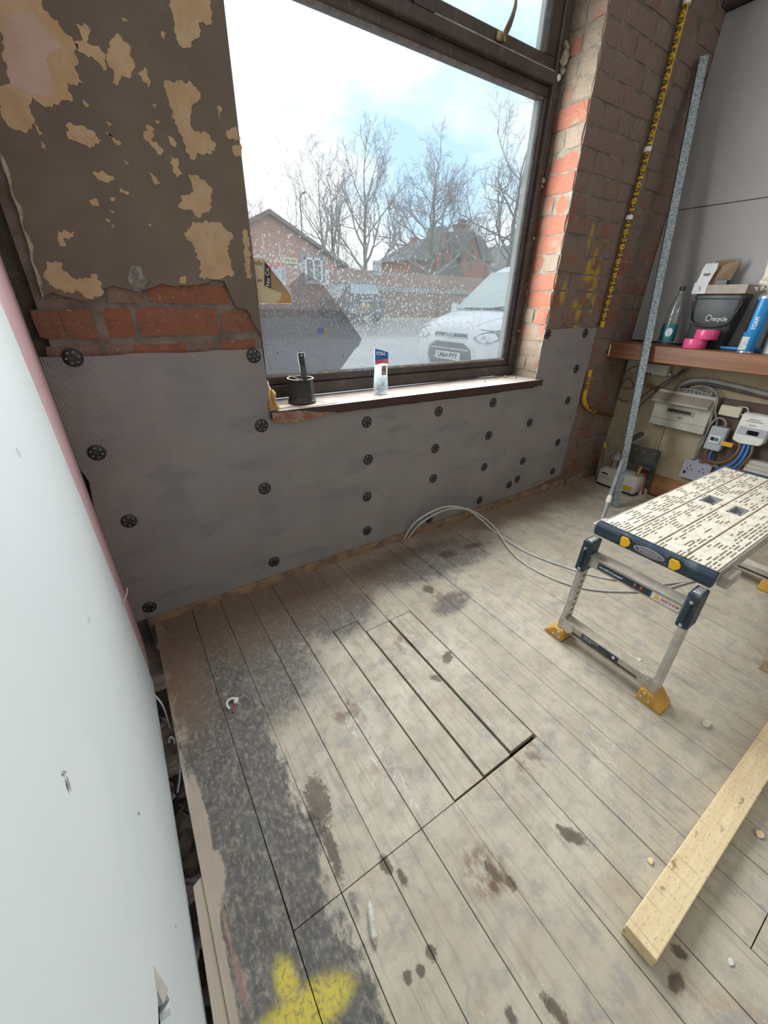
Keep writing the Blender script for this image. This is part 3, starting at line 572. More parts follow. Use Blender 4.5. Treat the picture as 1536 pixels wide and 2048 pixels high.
# inner board
t = NT('dusty_sill'); _p = t.pos(); _n = t.noise(_p, 14, 6, .6); _n3 = t.noise(_p, 160, 3); _sx = t.n('SeparateXYZ', {0: _p})
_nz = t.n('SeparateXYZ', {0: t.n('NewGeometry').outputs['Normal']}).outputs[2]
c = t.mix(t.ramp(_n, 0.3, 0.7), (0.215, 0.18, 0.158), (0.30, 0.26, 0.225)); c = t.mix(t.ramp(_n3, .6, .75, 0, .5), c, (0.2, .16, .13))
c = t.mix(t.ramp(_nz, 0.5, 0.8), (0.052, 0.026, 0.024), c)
m_sill = t.pbr(c, .6, 0, t.bump(_n3, .2, .002), .4)
sl = [(0.432, -0.030), (0.62, -0.030), (1.945, -0.030), (1.945, 0.004), (1.918, 0.006), (1.918, 0.168), (0.437, 0.168), (0.437, 0.002)]
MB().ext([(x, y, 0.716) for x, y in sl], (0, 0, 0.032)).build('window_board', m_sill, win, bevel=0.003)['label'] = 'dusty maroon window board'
MB().ext([(x, -0.0305, z) for x, z in rag([(0.434, 0.745), (0.50, 0.744), (0.56, 0.738), (0.605, 0.728), (0.70, 0.718), (0.64, 0.712), (0.52, 0.700), (0.47, 0.704), (0.434, 0.716)], 0.002, 0.012, 9)], (0, 0.012, 0)).build('exposed_brick', mat('chipped_red', (0.23, .10, .06), (.30, .20, .14), 50, .9, bump=.5), win)

# ---------------------------------------------------------------- right wall, back wall, ceiling
m_cream = mat('cream_painted_wall', (0.40, 0.335, 0.225), (0.315, 0.255, 0.165), 6, 0.8, bump=0.1)
m_sheet = mat('grey_white_sheet', (0.31, 0.298, 0.29), (0.285, 0.273, 0.265), 3, 0.7)
wr = MB().box(2.84, 2.95, -3.6, 0.0, -0.1, 2.62).build('wall_right', m_cream); tag(wr, 'right wall, cream paint below and grey board sheets above the shelf', kind='structure')
MB().box(2.782, 2.838, -3.5, -0.004, 0.925, 1.5725).build('plasterboard_sheet', m_sheet, wr, bevel=0.002)
MB().box(2.782, 2.838, -3.5, -0.004, 1.5755, 2.318).build('plasterboard_sheet', m_sheet, wr, bevel=0.002)
m_dbeam = mat('dark_stained_beam', (0.055, 0.042, 0.037), (0.085, .066, .057), 12, .8, stretch=(1, .2, 1))
MB().box(2.73, 2.838, -3.5, -0.004, 2.322, 2.44).build('timber_beam', m_dbeam, wr, bevel=0.004)
m_ceil = mat('plain_ceiling', (0.62, 0.61, 0.59), (0.56, .55, .53), 3, .9)
tag(MB().box(-0.7, 2.95, -3.7, 0.30, 2.62, 2.72).build('ceiling', m_ceil), 'plain off white ceiling', kind='structure')
tag(MB().box(-0.7, 2.95, -3.72, -3.6, -0.42, 2.62).build('wall_back', mat('pale_back_wall', (0.62, .60, .56), (.56, .54, .5), 3, .9)), 'pale back wall', kind='structure')
w2 = thing('added_window', (1.4, -3.58, .8), 'added brown framed window on the unseen back wall', kind='structure')  # window added on the unseen back wall to dress the fill lamp
for x0, x1, z0, z1 in ((.2, 2.6, .80, .86), (.2, 2.6, 2.36, 2.42), (.2, .26, .80, 2.42), (2.54, 2.6, .80, 2.42), (1.37, 1.43, .80, 2.42)): MB().box(x0, x1, -3.598, -3.56, z0, z1).build('frame_rail', m_frame, w2, bevel=.004)
for x0, x1 in ((.26, 1.37), (1.43, 2.54)): MB().box(x0, x1, -3.592, -3.588, .86, 2.36).build('pane', mat('added_pale_pane', (.8, .83, .85), (.76, .8, .82), 3, .3), w2)
bs = MB().box(2.815, 2.84, -3.5, -0.30, 0.0, 0.135).build('baseboard_right', mat('orange_varnished_skirting', (0.37, 0.19, 0.075), (0.27, .125, .048), 8, .45, stretch=(1, .15, 3), bump=.1), None, bevel=0.004)
tag(bs, 'orange varnished wooden skirting board', kind='structure')

# ---------------------------------------------------------------- ribbed damp membrane with its fixings
t = NT('ribbed_grey_membrane'); _p = t.pos(); _sx = t.n('SeparateXYZ', {0: _p})
_w = t.math('SINE', t.math('MULTIPLY', _sx.outputs[0], 2 * pi / 0.0060))
_n = t.noise(_p, 8, 3, .5); _n2 = t.noise(_p, 4.0, 4, .6); _row = t.noise(t.mapp(_p, sc=(4.5, 1, 13)), 1.0, 2, .4)
c = t.mix(t.ramp(_n2, .35, .65), (0.275, 0.25, 0.245), (0.325, 0.295, 0.282))
c = t.mix(t.ramp(_row, .54, .66, 0, .45), c, (0.34, 0.255, 0.225)); c = t.mix(t.ramp(_row, .44, .34, 0, .5), c, (0.20, 0.195, 0.20))
c = t.mix(t.ramp(_w, -1, 1, 0, 0.6), c, (0.115, 0.108, 0.112))
m_mem = t.pbr(c, .5, 0, t.bump(_w, .35, .0012), .35)
mem = [(-0.162, 0.957)] + [(-0.150 + 0.580 * k / 8, 0.957 - 0.002 * (k % 3)) for k in range(1, 8)] + [(0.431, 0.955), (0.436, 0.85), (0.433, 0.725), (0.60, 0.712), (1.0, 0.708), (1.5, 0.704), (1.893, 0.706), (1.900, 0.80), (1.896, 0.90), (1.902, 0.994), (2.36, 0.997), (2.364, 0.80), (2.36, 0.5), (2.357, 0.10), (2.1, 0.062), (1.6, 0.052), (1.1, 0.048), (0.6, 0.046), (0.2, 0.040), (-0.16, 0.036), (-0.162, 0.2), (-0.162, 0.35), (-0.160, 0.5), (-0.145, 0.60), (-0.158, 0.65), (-0.162, 0.80)]
mb_ = MB().ext([(x, -0.0102, z) for x, z in rag(mem, 0.0015, 0.03, 31)], (0, -0.0022, 0)).build('damp_membrane', m_mem)
tag(mb_, 'grey finely ribbed damp membrane pinned over the brick below the window', 'membrane')
m_fix = mat('black_plastic', (0.012, 0.012, 0.014), (0.025, .025, .028), 30, .38)
m_perf = mat('membrane_seen_through', (0.17, 0.16, 0.16), (0.22, 0.2, .2), 30, .6)
RX = Matrix.Rotation(pi / 2, 4, 'X')
fm = MB().lathe([(0.0235, 0.0), (0.0238, 0.0018), (0.0225, 0.0034), (0.0075, 0.0038), (0.007, 0.0052), (0.0012, 0.0045)], RX, 28).mesh('fixing_disc', m_fix, True)
pf = MB()
for k in range(6): pf.lathe([(0.0030, 0.0), (0.0030, 0.0042)], RX @ Matrix.Translation((0.0148 * cos(k * pi / 3 + .3), 0.0148 * sin(k * pi / 3 + .3), 0)), 8)
pfm = pf.mesh('perforations', m_perf)
for i, (x, z) in enumerate(FIX):
    d = link_mesh('fixing_disc', fm, mb_, (x, -0.0125, z), (0, rnd.uniform(0, 6), 0))
    link_mesh('perforations', pfm, d, (x, -0.0125, z), (0, rnd.uniform(0, 6), 0))
# crumbling render strip under the membrane
r_ = MB(); n = 60; rings = []
for k in range(n + 1):
    x = -0.12 + 2.9 * k / n; h = 0.050 + rnd.uniform(-.008, .006); d = rnd.uniform(0.006, 0.016)
    rings.append([(x, 0.005, -0.03), (x, -d, -0.03), (x, -d, h * .55), (x, -0.003, h), (x, .005, h)])
r_.loft(rings).build('plaster_foot', mat('orange_brown_render', (0.30, 0.19, 0.115), (0.17, .11, .075), 20, .95, bump=.6, bscale=60), wf)
# ================================================================ THINGS IN THE ROOM
RY = Matrix.Rotation(pi / 2, 4, 'Y')
def T(x, y, z): return Matrix.Translation((x, y, z))
m_alu = mat('scuffed_aluminium', (0.56, 0.545, 0.51), (0.42, 0.40, 0.365), 25, 0.42, 0.55, bump=0.08)
m_alud = mat('dusty_aluminium', (0.48, 0.445, 0.385), (0.36, 0.33, 0.28), 30, 0.6, 0.25, bump=0.15)
m_navy = mat('dusty_navy_plastic', (0.024, 0.043, 0.062), (0.13, 0.16, 0.18), 22, 0.45, lo=.5, hi=.8)
m_navyl = mat('navy_label', (0.018, 0.035, 0.055), (0.03, .05, .07), 30, .4)
m_yel = mat('worn_yellow_plastic', (0.60, 0.33, 0.055), (0.47, 0.25, 0.05), 18, 0.5, bump=0.1)
m_yelb = mat('bright_yellow_button', (0.85, 0.50, 0.02), (0.78, .45, .02), 20, .4)
m_deck = mat('plaster_crusted_deck', (0.74, 0.685, 0.575), (0.60, 0.54, 0.44), 35, 0.9, bump=0.9, bscale=120, bdist=0.003)
m_slot = mat('deck_slot', (0.14, 0.115, 0.095), (0.2, .165, .13), 30, 0.9)
m_white = mat('white_plastic', (0.72, 0.72, 0.68))
m_red = mat('red_ink', (0.55, 0.03, 0.03), (.5, .03, .03), 20, .5)
m_blk = mat('black_ink', (0.012, 0.012, 0.013), (.02, .02, .02), 20, .5)
m_whi = mat('white_ink', (0.75, 0.76, 0.77), (.7, .71, .72), 20, .5)

wp = thing('work_platform', (1.7, -1.035, 0), 'folding aluminium work platform with navy end bar, yellow feet and plaster dust', 'work platform')
DX0, DX1, DY0, DY1, DZ = 1.214, 2.19, -1.196, -0.874, 0.48
bw = (DY1 - DY0) / 4
HOLES = {1: (1.672, 1.752), 2: (1.690, 1.775)}   # hand holes in the two middle boards
slots = MB()
for i in range(4):
    y0 = DY0 + bw * i + 0.0022; y1 = DY0 + bw * (i + 1) - 0.0022
    q = MB()
    if i in HOLES:
        h0, h1 = HOLES[i]; ya, yb = y0 + 0.014, y1 - 0.022
        if i == 2: ya, yb = y0 + 0.020, y1 - 0.012
        q.box(DX0, h0, y0, y1, DZ - 0.025, DZ); q.box(h1, DX1, y0, y1, DZ - 0.025, DZ); q.box(h0, h1, y0, ya, DZ - 0.025, DZ); q.box(h0, h1, yb, y1, DZ - 0.025, DZ)
    else: q.box(DX0, DX1, y0, y1, DZ - 0.025, DZ)
    bo = q.build('deck_board', m_deck, wp, bevel=0.0015)
    if i in HOLES:
        rim = MB()
        for a in ((h0, h0 + .004, ya, yb), (h1 - .004, h1, ya, yb), (h0, h1, ya, ya + .004), (h0, h1, yb - .004, yb)): rim.box(*a, DZ - .03, DZ + .0015)
        rim.build('hand_hole_rim', mat('grey_rim', (.33, .34, .35), (.25, .26, .27), 30, .5), bo)
    # pressed anti-slip slots, in staggered groups
    for r_ in range(7):
        yy = y0 + 0.009 + r_ * (bw - 0.020) / 6.2
        x = DX0 + 0.012 + rnd.uniform(0, .012)
        while x < DX1 - 0.03:
            L = rnd.choice((0.018, 0.03, 0.04, 0.05)) * rnd.uniform(.8, 1.1)
            blk = sin(x * 52 + i * 2.1) + sin(yy * 90 + i)
            if blk > -0.45 and rnd.random() < 0.86 and not (i in HOLES and HOLES[i][0] - .02 - L < x < HOLES[i][1] + .01):
                slots.box(x, x + L, yy - 0.0017, yy + 0.0017, DZ - 0.002, DZ + 0.0006)
            x += L + rnd.uniform(0.008, 0.014)
so = slots.build('deck_slots', m_slot, wp); so['kind'] = 'stuff'
MB().box(DX0, DX1, DY0 - 0.004, DY0 + .001, DZ - 0.042, DZ - 0.002).build('side_rail', m_alud, wp, bevel=.001)
MB().box(DX0, DX1, DY1 - 0.001, DY1 + .004, DZ - 0.042, DZ - 0.002).build('side_rail', m_alud, wp, bevel=.001)
for k in range(3):
    yy = DY0 + bw * (k + 1); MB().box(DX0, DX1, yy - .002, yy + .002, DZ - .02, DZ - .004).build('deck_groove', mat('groove_brown', (.27, .215, .19), (.2, .16, .14), 30, .9), wp)
# plaster crumbs on the deck
cr = [rock_mesh(200 + k, 'plaster_crumb', m_deck) for k in range(3)]
for k in range(34):
    s_ = rnd.uniform(.0018, .006); link_mesh('plaster_crumb', cr[k % 3], wp, (rnd.uniform(1.24, 2.1), rnd.uniform(-1.18, -.885), DZ + .001), (rnd.uniform(0, 6), 0, rnd.uniform(0, 6)), (s_, s_, s_ * .6))
# end bars
def end_bar(x, s, near):
    q = MB(); prof = [(0, .437), (-.006, .440), (-.010, .452), (-.010, .474), (-.004, .484), (.012, .4855), (.020, .4825), (.020, .437)]
    q.loft([[(x + s * a, yy, z) for a, z in prof] for yy in (DY0 - 0.006, DY1 + 0.005)])
    o = q.build('end_bar', m_navy, wp, bevel=.002)
    if near:
        for yy in (-0.968, -1.108):
            w = .021; pts = [(yy - w * .55, .478), (yy - w, .468), (yy - w, .458), (yy - w * .45, .447), (yy + w * .5, .447), (yy + w * .75, .470), (yy + w * .55, .478)]
            rc = MB().ext([(x - .0104, a, z) for a, z in [(p[0] + (p[0] - yy) * .35, p[1] + (p[1] - .463) * .22) for p in pts]], (-.0006, 0, 0)).build('button_recess', m_navyl, o)
            MB().ext([(x - .0105, a * .8 + yy * .2, z) for a, z in pts], (-.004, 0, 0)).build('release_button', m_yelb, o, bevel=.001)
        el = [(x - .0103, -1.040 + .044 * cos(a), .462 + .0125 * sin(a)) for a in [k * pi / 16 for k in range(32)]]
        e1 = MB().ext(el, (-.0012, 0, 0)).build('badge', mat('badge_grey', (.42, .42, .41), (.3, .3, .3), 40, .4), o)
        el = [(x - .0113, -1.040 + .040 * cos(a), .462 + .0098 * sin(a)) for a in [k * pi / 16 for k in range(32)]]
        MB().ext(el, (-.0006, 0, 0)).build('badge_field', mat('badge_dark', (.10, .11, .115), (.2, .2, .2), 40, .4), o)
        text('badge_lettering', 'WERNER', 0.0165, mat('badge_grey', (0, 0, 0)), (x - .0121, -1.040, .462), (0, -1, 0), (0, 0, 1), o, .0005, bold=.0003, xs=.85)
    return o
end_bar(1.205, 1, True); end_bar(2.20, -1, False)
def leg_frame(x, s, near):
    for yb, yt, o_ in ((-0.872, -0.884, 1), (-1.199, -1.190, -1)):
        a = Vector((x, yb, .035)); bt = Vector((x, yt, .435))
        lg = MB(); lg.bar(a, bt, 0.044, 0.018, up=(0, 1, 0)); L_ = lg.build('leg', m_alu, wp, bevel=.002)
        if near and o_ == 1:
            hl = MB()
            for k in range(8):
                z = .105 + k * .026; u = (z - .035) / .4; yy = yb + (yt - yb) * u
                hl.box(x - .006, x + .010, yy - .0096, yy - .0085, z - .005, z + .005)
            hl.build('adjuster_holes', m_slot, L_)
        MB().bar(a + (bt - a) * .70 + Vector((-s * .002, 0, 0)), a + (bt - a) * .995 + Vector((-s * .002, 0, 0)), 0.058, 0.032, up=(0, 1, 0)).build('hinge_collar', m_navy, L_, bevel=.005, seg=2)
        xx = x - s * .034
        pl_ = a + (bt - a) * .85; MB().bar((xx, pl_.y, .335), (xx, pl_.y, .40), 0.012, 0.005, up=(0, 1, 0)).build('collar_plate', m_navyl, L_)
        for z in (.325, .405): MB().lathe([(.005, 0), (.004, .003)], T(xx + s * .002, pl_.y, z) @ Matrix.Rotation(-s * pi / 2, 4, 'Y'), 10).build('rivet', m_alu, L_)
        # foot
        yo = yb + o_ * .046; yi = yb - o_ * .028; prof = [(yi, 0.0), (yo, 0.0), (yo, .010), (yb + o_ * .012, .046), (yb - o_ * .022, .052), (yi, .042)]
        f_ = MB().ext([(x - s * .036, y, z) for y, z in prof], (s * .072, 0, 0)).build('foot', m_yel, L_, bevel=.005, seg=2)
        MB().ext([(x - s * .034, y, z) for y, z in ((yi, 0.0005), (yo, 0.0005), (yo, .004), (yi, .004))], (s * .068, 0, 0)).build('rubber_sole', m_fix, f_)
        for (yy, z) in ((yb - o_ * .010, .038), (yb - o_ * .016, .018), (yb + o_ * .008, .018)):
            MB().lathe([(.0055, 0), (.0045, .002)], T(x - s * .0365, yy, z) @ Matrix.Rotation(-s * pi / 2, 4, 'Y'), 10).build('bolt', m_alu, f_)
        # gusset plate
        g0 = yb + o_ * .008; g1 = yb - o_ * .050
        gp = MB().ext([(x - s * .026, y, z) for y, z in ((g0, .100), (g0, .045), (yb - o_ * .030, .045), (g1, .062), (g1, .093), (yb - o_ * .012, .100))], (s * .004, 0, 0)).build('gusset_plate', m_alu, wp, bevel=.001)
        for (yy, z) in ((yb - o_ * .002, .09), (yb - o_ * .02, .085), (yb - o_ * .04, .083), (yb - o_ * .002, .055)):
            MB().lathe([(.004, 0), (.003, .002)], T(x - s * .026, yy, z) @ Matrix.Rotation(-s * pi / 2, 4, 'Y'), 8).build('rivet', m_alud, gp)
    st = MB().box(x - .024, x + .024, -1.190, -.878, .066, .090).build('step_rail', m_alud, wp, bevel=.002)
    for k in range(5): MB().box(x - .020 + k * .009, x - .016 + k * .009, -1.185, -.885, .090, .0925).build('tread_rib', m_deck, st)
    MB().box(x - .022, x + .022, -1.195, -.872, .048, .053).build('lower_lip', m_alud, wp, bevel=.001)
    up = MB().box(x - .012, x + .016, -1.184, -.888, .338, .376).build('cross_rail', m_alu, wp, bevel=.002)
    MB().box(x - .018, x + .030, -1.184, -.888, .376, .381).build('cross_flange', m_alud, up, bevel=.001)
    if near:
        xf = x - .0126
        MB().box(xf - .0004, xf, -1.092, -.928, .346, .368).build('navy_label', m_navyl, up)
        text('label_lettering', "Use handle's lock operation*", 0.0105, m_whi, (xf - .0006, -.933, .357), (0, -1, 0), (0, 0, 1), up, .0002, 'LEFT', xs=.62, bold=.0002)
        for yy in (-1.046, -1.064):
            MB().ext([(xf - .0006, yy - .005, .352), (xf - .0006, yy + .005, .352), (xf - .0006, yy, .361)], (-.0003, 0, 0)).build('pictogram', m_red, up)
            MB().box(xf - .0009, xf - .0005, yy - .002, yy + .002, .359, .364).build('pictogram', m_yelb, up)
        w_ = MB().box(xf - .0005, xf, -1.172, -1.095, .345, .369).build('warning_label', m_white, up)
        MB().ext([(xf - .0006, -1.100, .349), (xf - .0006, -1.118, .349), (xf - .0006, -1.109, .365)], (-.0003, 0, 0)).build('warning_triangle', m_yelb, up)
        text('warning_lettering', 'NOT A STEP', 0.0105, m_red, (xf - .0007, -1.145, .357), (0, -1, 0), (0, 0, 1), up, .0002, xs=.82, bold=.0003)
        MB().box(x - .0246, x - .024, -1.085, -.955, .068, .088).build('navy_label', m_navyl, st)
        text('label_lettering', "Height Adjustment 38", 0.0085, m_whi, (x - .0249, -.962, .081), (0, -1, 0), (0, 0, 1), st, .0002, 'LEFT', xs=.7)
        text('label_lettering', "to lock the legs open", 0.0055, m_whi, (x - .0249, -.962, .072), (0, -1, 0), (0, 0, 1), st, .0002, 'LEFT', xs=.7)
        MB().ext([(x - .0249, -1.070 + .005 * cos(a), .078 + .006 * sin(a)) for a in [k * pi / 5 for k in range(10)]], (-.0003, 0, 0)).build('plaster_splash', m_whi, st)
leg_frame(1.180, 1, True); leg_frame(2.215, -1, False)
MB().box(1.255, 1.33, -1.225, -1.199, .425, .462).build('side_latch', m_alud, wp, bevel=.003)
MB().box(1.215, 1.285, -.868, -.850, .44, .468).build('side_latch', m_alud, wp, bevel=.003)
for yy in (-.975, -1.045): MB().box(1.46, 1.50, yy - .008, yy + .008, DZ - .05, DZ - .026).build('lock_tab', m_yelb, wp)

# ---------------------------------------------------------------- timbers
def pine(name, c1, c2):
    t = NT(name); o = t.obj(); _g = t.noise(t.mapp(o, sc=(2.5, 45, 45)), 1.3, 5, .6, .6); _k = t.noise(t.mapp(o, sc=(18, 30, 30)), 1.0, 4, .7); _s = t.noise(t.mapp(o, sc=(1, 3, 3)), 90, 4, .7)
    c = t.mix(t.ramp(_g, .35, .65), c1, c2); _o = t.noise(t.mapp(o, sc=(3, 30, 30)), 1.1, 3, .5); c = t.mix(t.ramp(_o, .60, .70, 0, .45), c, (.50, .27, .10)); c = t.mix(t.ramp(_k, .60, .70, 0, .8), c, (0.25, .16, .09)); c = t.mix(t.ramp(_s, .56, .68, 0, .55), c, (.26, .185, .12)); c = t.mix(t.ramp(t.noise(t.mapp(o, sc=(110, 9, 9)), 1.0, 3, .6), .58, .70, 0, .4), c, (.36, .26, .15))
    return t.pbr(c, .7, 0, t.bump(_g, .3, .002), .35)
m_pine = pine('rough_pine', (0.72, 0.55, 0.32), (0.80, 0.66, 0.42))
tb = MB().box(0.0, 1.75, -0.029, 0.029, 0.0, 0.036).build('timber_batten', m_pine, None, bevel=.0015)
tb.matrix_basis = T(0.577, -1.466, 0.0012) @ Matrix.Rotation(radians(.3), 4, 'Z')
tag(tb, 'long pale rough sawn pine batten lying across the floorboards', 'timber')
tb2 = MB().box(0.0, 1.0, -0.034, 0.034, 0.0, 0.045).build('timber_batten', pine('dull_pine', (.40, .31, .21), (.47, .37, .25)), None, bevel=.0015)
tb2.matrix_basis = T(1.632, -1.375, 0.0012) @ Matrix.Rotation(radians(3), 4, 'Z')
tag(tb2, 'short dull timber offcut lying beyond the long pine batten', 'timber')

# ---------------------------------------------------------------- cables on the floor
m_cab = mat('grey_white_cable', (0.58, 0.57, 0.54), (.48, .47, .44), 30, .45)
for i, (pp, lb) in enumerate(((CAB1, 'white electric cable arching out of the wall foot, lower of the pair'), (CAB2, 'white electric cable arching out of the wall foot, upper of the pair'))):
    tag(MB().tube(spline(pp, 7), 0.0046, 8).build('electric_cable', m_cab, None, True), lb, 'cable')
tag(MB().tube(spline([(-.165, -.33, .05), (-.128, -.375, -.02), (-.121, -.44, -.06), (-.119, -.50, -.09), (-.124, -.56, -.12), (-.14, -.60, -.14)], 6), .003, 7).build('thin_cable', m_cab, None, True), 'thin pale cable drooping into the gap beside the floorboards', 'cable')
tag(MB().tube([(-.165, -.83, -.10), (-.098, -.895, -.045)], .006, 10).build('conduit_pipe', mat('grey_conduit', (.42, .41, .39), (.34, .33, .31), 20, .5), None, True), 'short grey conduit crossing the gap beside the floorboards', 'pipe')
tag(MB().tube(spline([(-.128, -.50, -.055), (-.124, -.492, -.046), (-.118, -.497, -.040), (-.113, -.507, -.046), (-.115, -.513, -.052)], 5), .003, 7).build('cable_clip', m_white, None, True), 'white plastic hook clip in the gap beside the floorboards', 'clip')
tag(MB().tube(spline([(-.1385, -.30, .335), (-.135, -.275, .325), (-.130, -.24, .318), (-.124, -.225, .33)], 5), .0018, 6).build('string_end', mat('pale_string', (.55, .45, .38), (.48, .38, .32), 40, .8), None, True), 'short pale string poking out over the pink board edge', 'string')
# cable clip with a red nail
hk = thing('cable_clip', (0.058, -0.528, 0), 'white hook shaped cable clip with a red nail on the floor', 'clip')
MB().tube(spline([(0.046, -.530, .004), (0.042, -.515, .008), (0.050, -.502, .010), (0.064, -.503, .010), (0.072, -.512, .008)], 6), [.0035] * 24 + [.005], 8).build('hook', m_white, hk, True)
MB().box(-.006, .006, -.010, .010, 0, .010, T(.070, -.514, .0015) @ Matrix.Rotation(-.5, 4, 'Z')).build('block', m_white, hk, bevel=.002)
MB().tube([(0.070, -.516, .006), (0.052, -.546, .004)], .0035, 8).build('nail', mat('red_brown_nail', (.33, .07, .045), (.2, .08, .06), 50, .5), hk, True)
# splinter of white plaster
ck = MB().tube([(0.178, -1.128, .004), (0.174, -1.138, .0055), (0.166, -1.158, .007), (0.158, -1.180, .0065), (0.155, -1.189, .004)], [.0008, .0055, .0075, .0065, .003], 7).build('plaster_splinter', mat('chalky_white', (.66, .64, .58), (.5, .47, .41), 70, .9, bump=.6), None)
tag(ck, 'pointed white plaster splinter lying on the bare floorboards', 'debris')
# small chips
for (x, y, s_, m_, lb) in ((1.235, -1.335, .016, m_deck, 'pinkish plaster crumb on the floor beside the platform foot'), (0.745, -1.412, .010, m_pine, 'small pale wood chip beside the long pine batten'), (1.02, -1.528, .012, m_pine, 'curled wood shaving in the shadow of the pine batten'), (0.715, -1.575, .007, m_white, 'tiny white paint flake on the floor beyond the pine batten'), (1.31, -1.10, .010, m_deck, 'flat plaster flake under the work platform')):
    o = MB().ext([(x + s_ * cos(a) * rnd.uniform(.6, 1.2), y + s_ * .7 * sin(a) * rnd.uniform(.6, 1.2), .0012) for a in [k * pi / 4 for k in range(8)]], (0.0, 0.0, s_ * .35)).build('floor_chip', m_, None, bevel=.0008)
    tag(o, lb, 'debris')

# ---------------------------------------------------------------- steel stud and pole leaning in the corner
t = NT('galvanised_steel'); o = t.obj(); _n = t.n('TexVoronoi', {'Vector': t.mapp(o, sc=(1, 1, .4)), 'Scale': 300.0}).outputs['Color']; _f = t.noise(t.mapp(o, sc=(1, 1, .4)), 320, 2)
m_galv = t.pbr(t.mix(t.ramp(_f, .42, .58), (0.13, 0.16, 0.175), (0.40, 0.45, 0.47)), .38, .75, t.bump(_f, .3, .001), .5)
sa, sb = Vector((2.41, -.392, 0.002)), Vector((2.625, -.045, 2.13))
d_ = (sb - sa).normalized(); fx = Vector((-.78, -.62, 0)); fx = (fx - d_ * fx.dot(d_)).normalized(); sx_ = d_.cross(fx)
def stud_ring(p, hw=.0175, dp=.030, th=.002):
    prof = [(-hw, dp), (-hw, 0), (hw, 0), (hw, dp), (hw - .008, dp), (hw - .008, dp - th), (hw - th, dp - th), (hw - th, th), (-hw + th, th), (-hw + th, dp - th), (-hw + .008, dp - th), (-hw + .008, dp)]
    return [p + sx_ * a - fx * (-b_) * -1 for a, b_ in prof]
st = MB().loft([stud_ring(sa), stud_ring(sb)]).build('metal_stud', m_galv)
tag(st, 'galvanised steel stud leaning into the brick corner', 'metal stud')
pe = thing('grey_pole', (2.03, -.50, 0), 'short grey round pole with a black end leaning by the steel stud', 'pole')
MB().tube([(2.045, -.500, .03), (2.40, -.352, .30)], .0125, 12).build('shaft', mat('grey_pole_metal', (.33, .33, .32), (.25, .25, .24), 20, .45, .3), pe, True)
MB().tube([(2.005, -.517, .013), (2.06, -.494, .045)], .0165, 12).build('end_cap', m_fix, pe, True)
MB().tube([(2.165, -.450, .121), (2.20, -.435, .148)], .0140, 12).build('tape_band', m_white, pe, True)

# ---------------------------------------------------------------- yellow taped gas pipe
gp = thing('gas_pipe', (2.39, -.02, 0.44), 'vertical gas pipe wrapped in yellow tape on the brick pier', 'pipe')
m_gas = mat('yellow_gas_tape', (0.60, 0.36, 0.012), (0.47, .27, .012), 30, .5)
MB().tube([(2.402, -.026, 2.60), (2.396, -.026, 1.768), (2.383, -.026, 1.504), (2.380, -.026, 1.00)], .0125, 12).build('yellow_tape', m_gas, gp, True)
MB().tube(spline([(2.377, -.026, .77), (2.380, -.026, .66), (2.388, -.026, .595), (2.44, -.028, .545), (2.535, -.032, .506)], 5), .0125, 12).build('yellow_tape', m_gas, gp, True)
MB().tube([(2.53, -.032, .508), (2.76, -.04, .452)], .0095, 12).build('copper_pipe', mat('dull_copper', (.20, .085, .05), (.14, .06, .04), 20, .45, .6), gp, True)
for z in (2.245, 1.768, 1.504, 1.2):
    x = 2.38 + .022 * min(1, max(0, (z - 1.5) / .7))
    if z > 1.3: MB().tube([(x, -.026, z - .009), (x, -.026, z + .009)], .0165, 14).build('pipe_clip', m_white, gp, True)
def wrap(o, ax, r):
    me = o.data
    for v in me.vertices:
        cx_, cy_ = ax(v.co.z); d = Vector((v.co.x - cx_, v.co.y - cy_)); base = Vector((-.86, -.51)); side = Vector((-.51, .86))
        a = d.dot(side) / r; n_ = base * cos(a) + side * sin(a); v.co.x = cx_ + n_.x * r; v.co.y = cy_ + n_.y * r
def gax(z): return (2.380 + (.003 * (z - 1.0) / .504 if z < 1.504 else (.003 + .013 * (z - 1.504) / .264 if z < 1.768 else .016 + .006 * (z - 1.768) / .83)), -.026)
tx = text('tape_lettering', 'GAS ' * 24, 0.034, m_blk, (2.388 - .86 * .0128, -.026 - .51 * .0128, 1.62), (0, 0, 1), (-.51, .86, 0), gp, .0, bold=.0016, xs=.92)
_zs = [v.co.z for v in tx.data.vertices]; _z0, _z1 = min(_zs), max(_zs)
for v in tx.data.vertices: v.co.z = 1.03 + (v.co.z - _z0) * 1.52 / (_z1 - _z0)
wrap(tx, gax, .0129)
text('tape_lettering', 'GAS GAS', 0.024, m_blk, (2.379 - .86 * .0134, -.026 - .51 * .0134, .695), (0, 0, 1), (-.51, .86, 0), gp, .0004, bold=.0008, xs=.8)
text('tape_lettering', 'GAS GAS', 0.024, m_blk, (2.475, -.0435, .531), (.88, -.01, -.42), (.42, 0, .88), gp, .0004, bold=.0006, xs=.9)

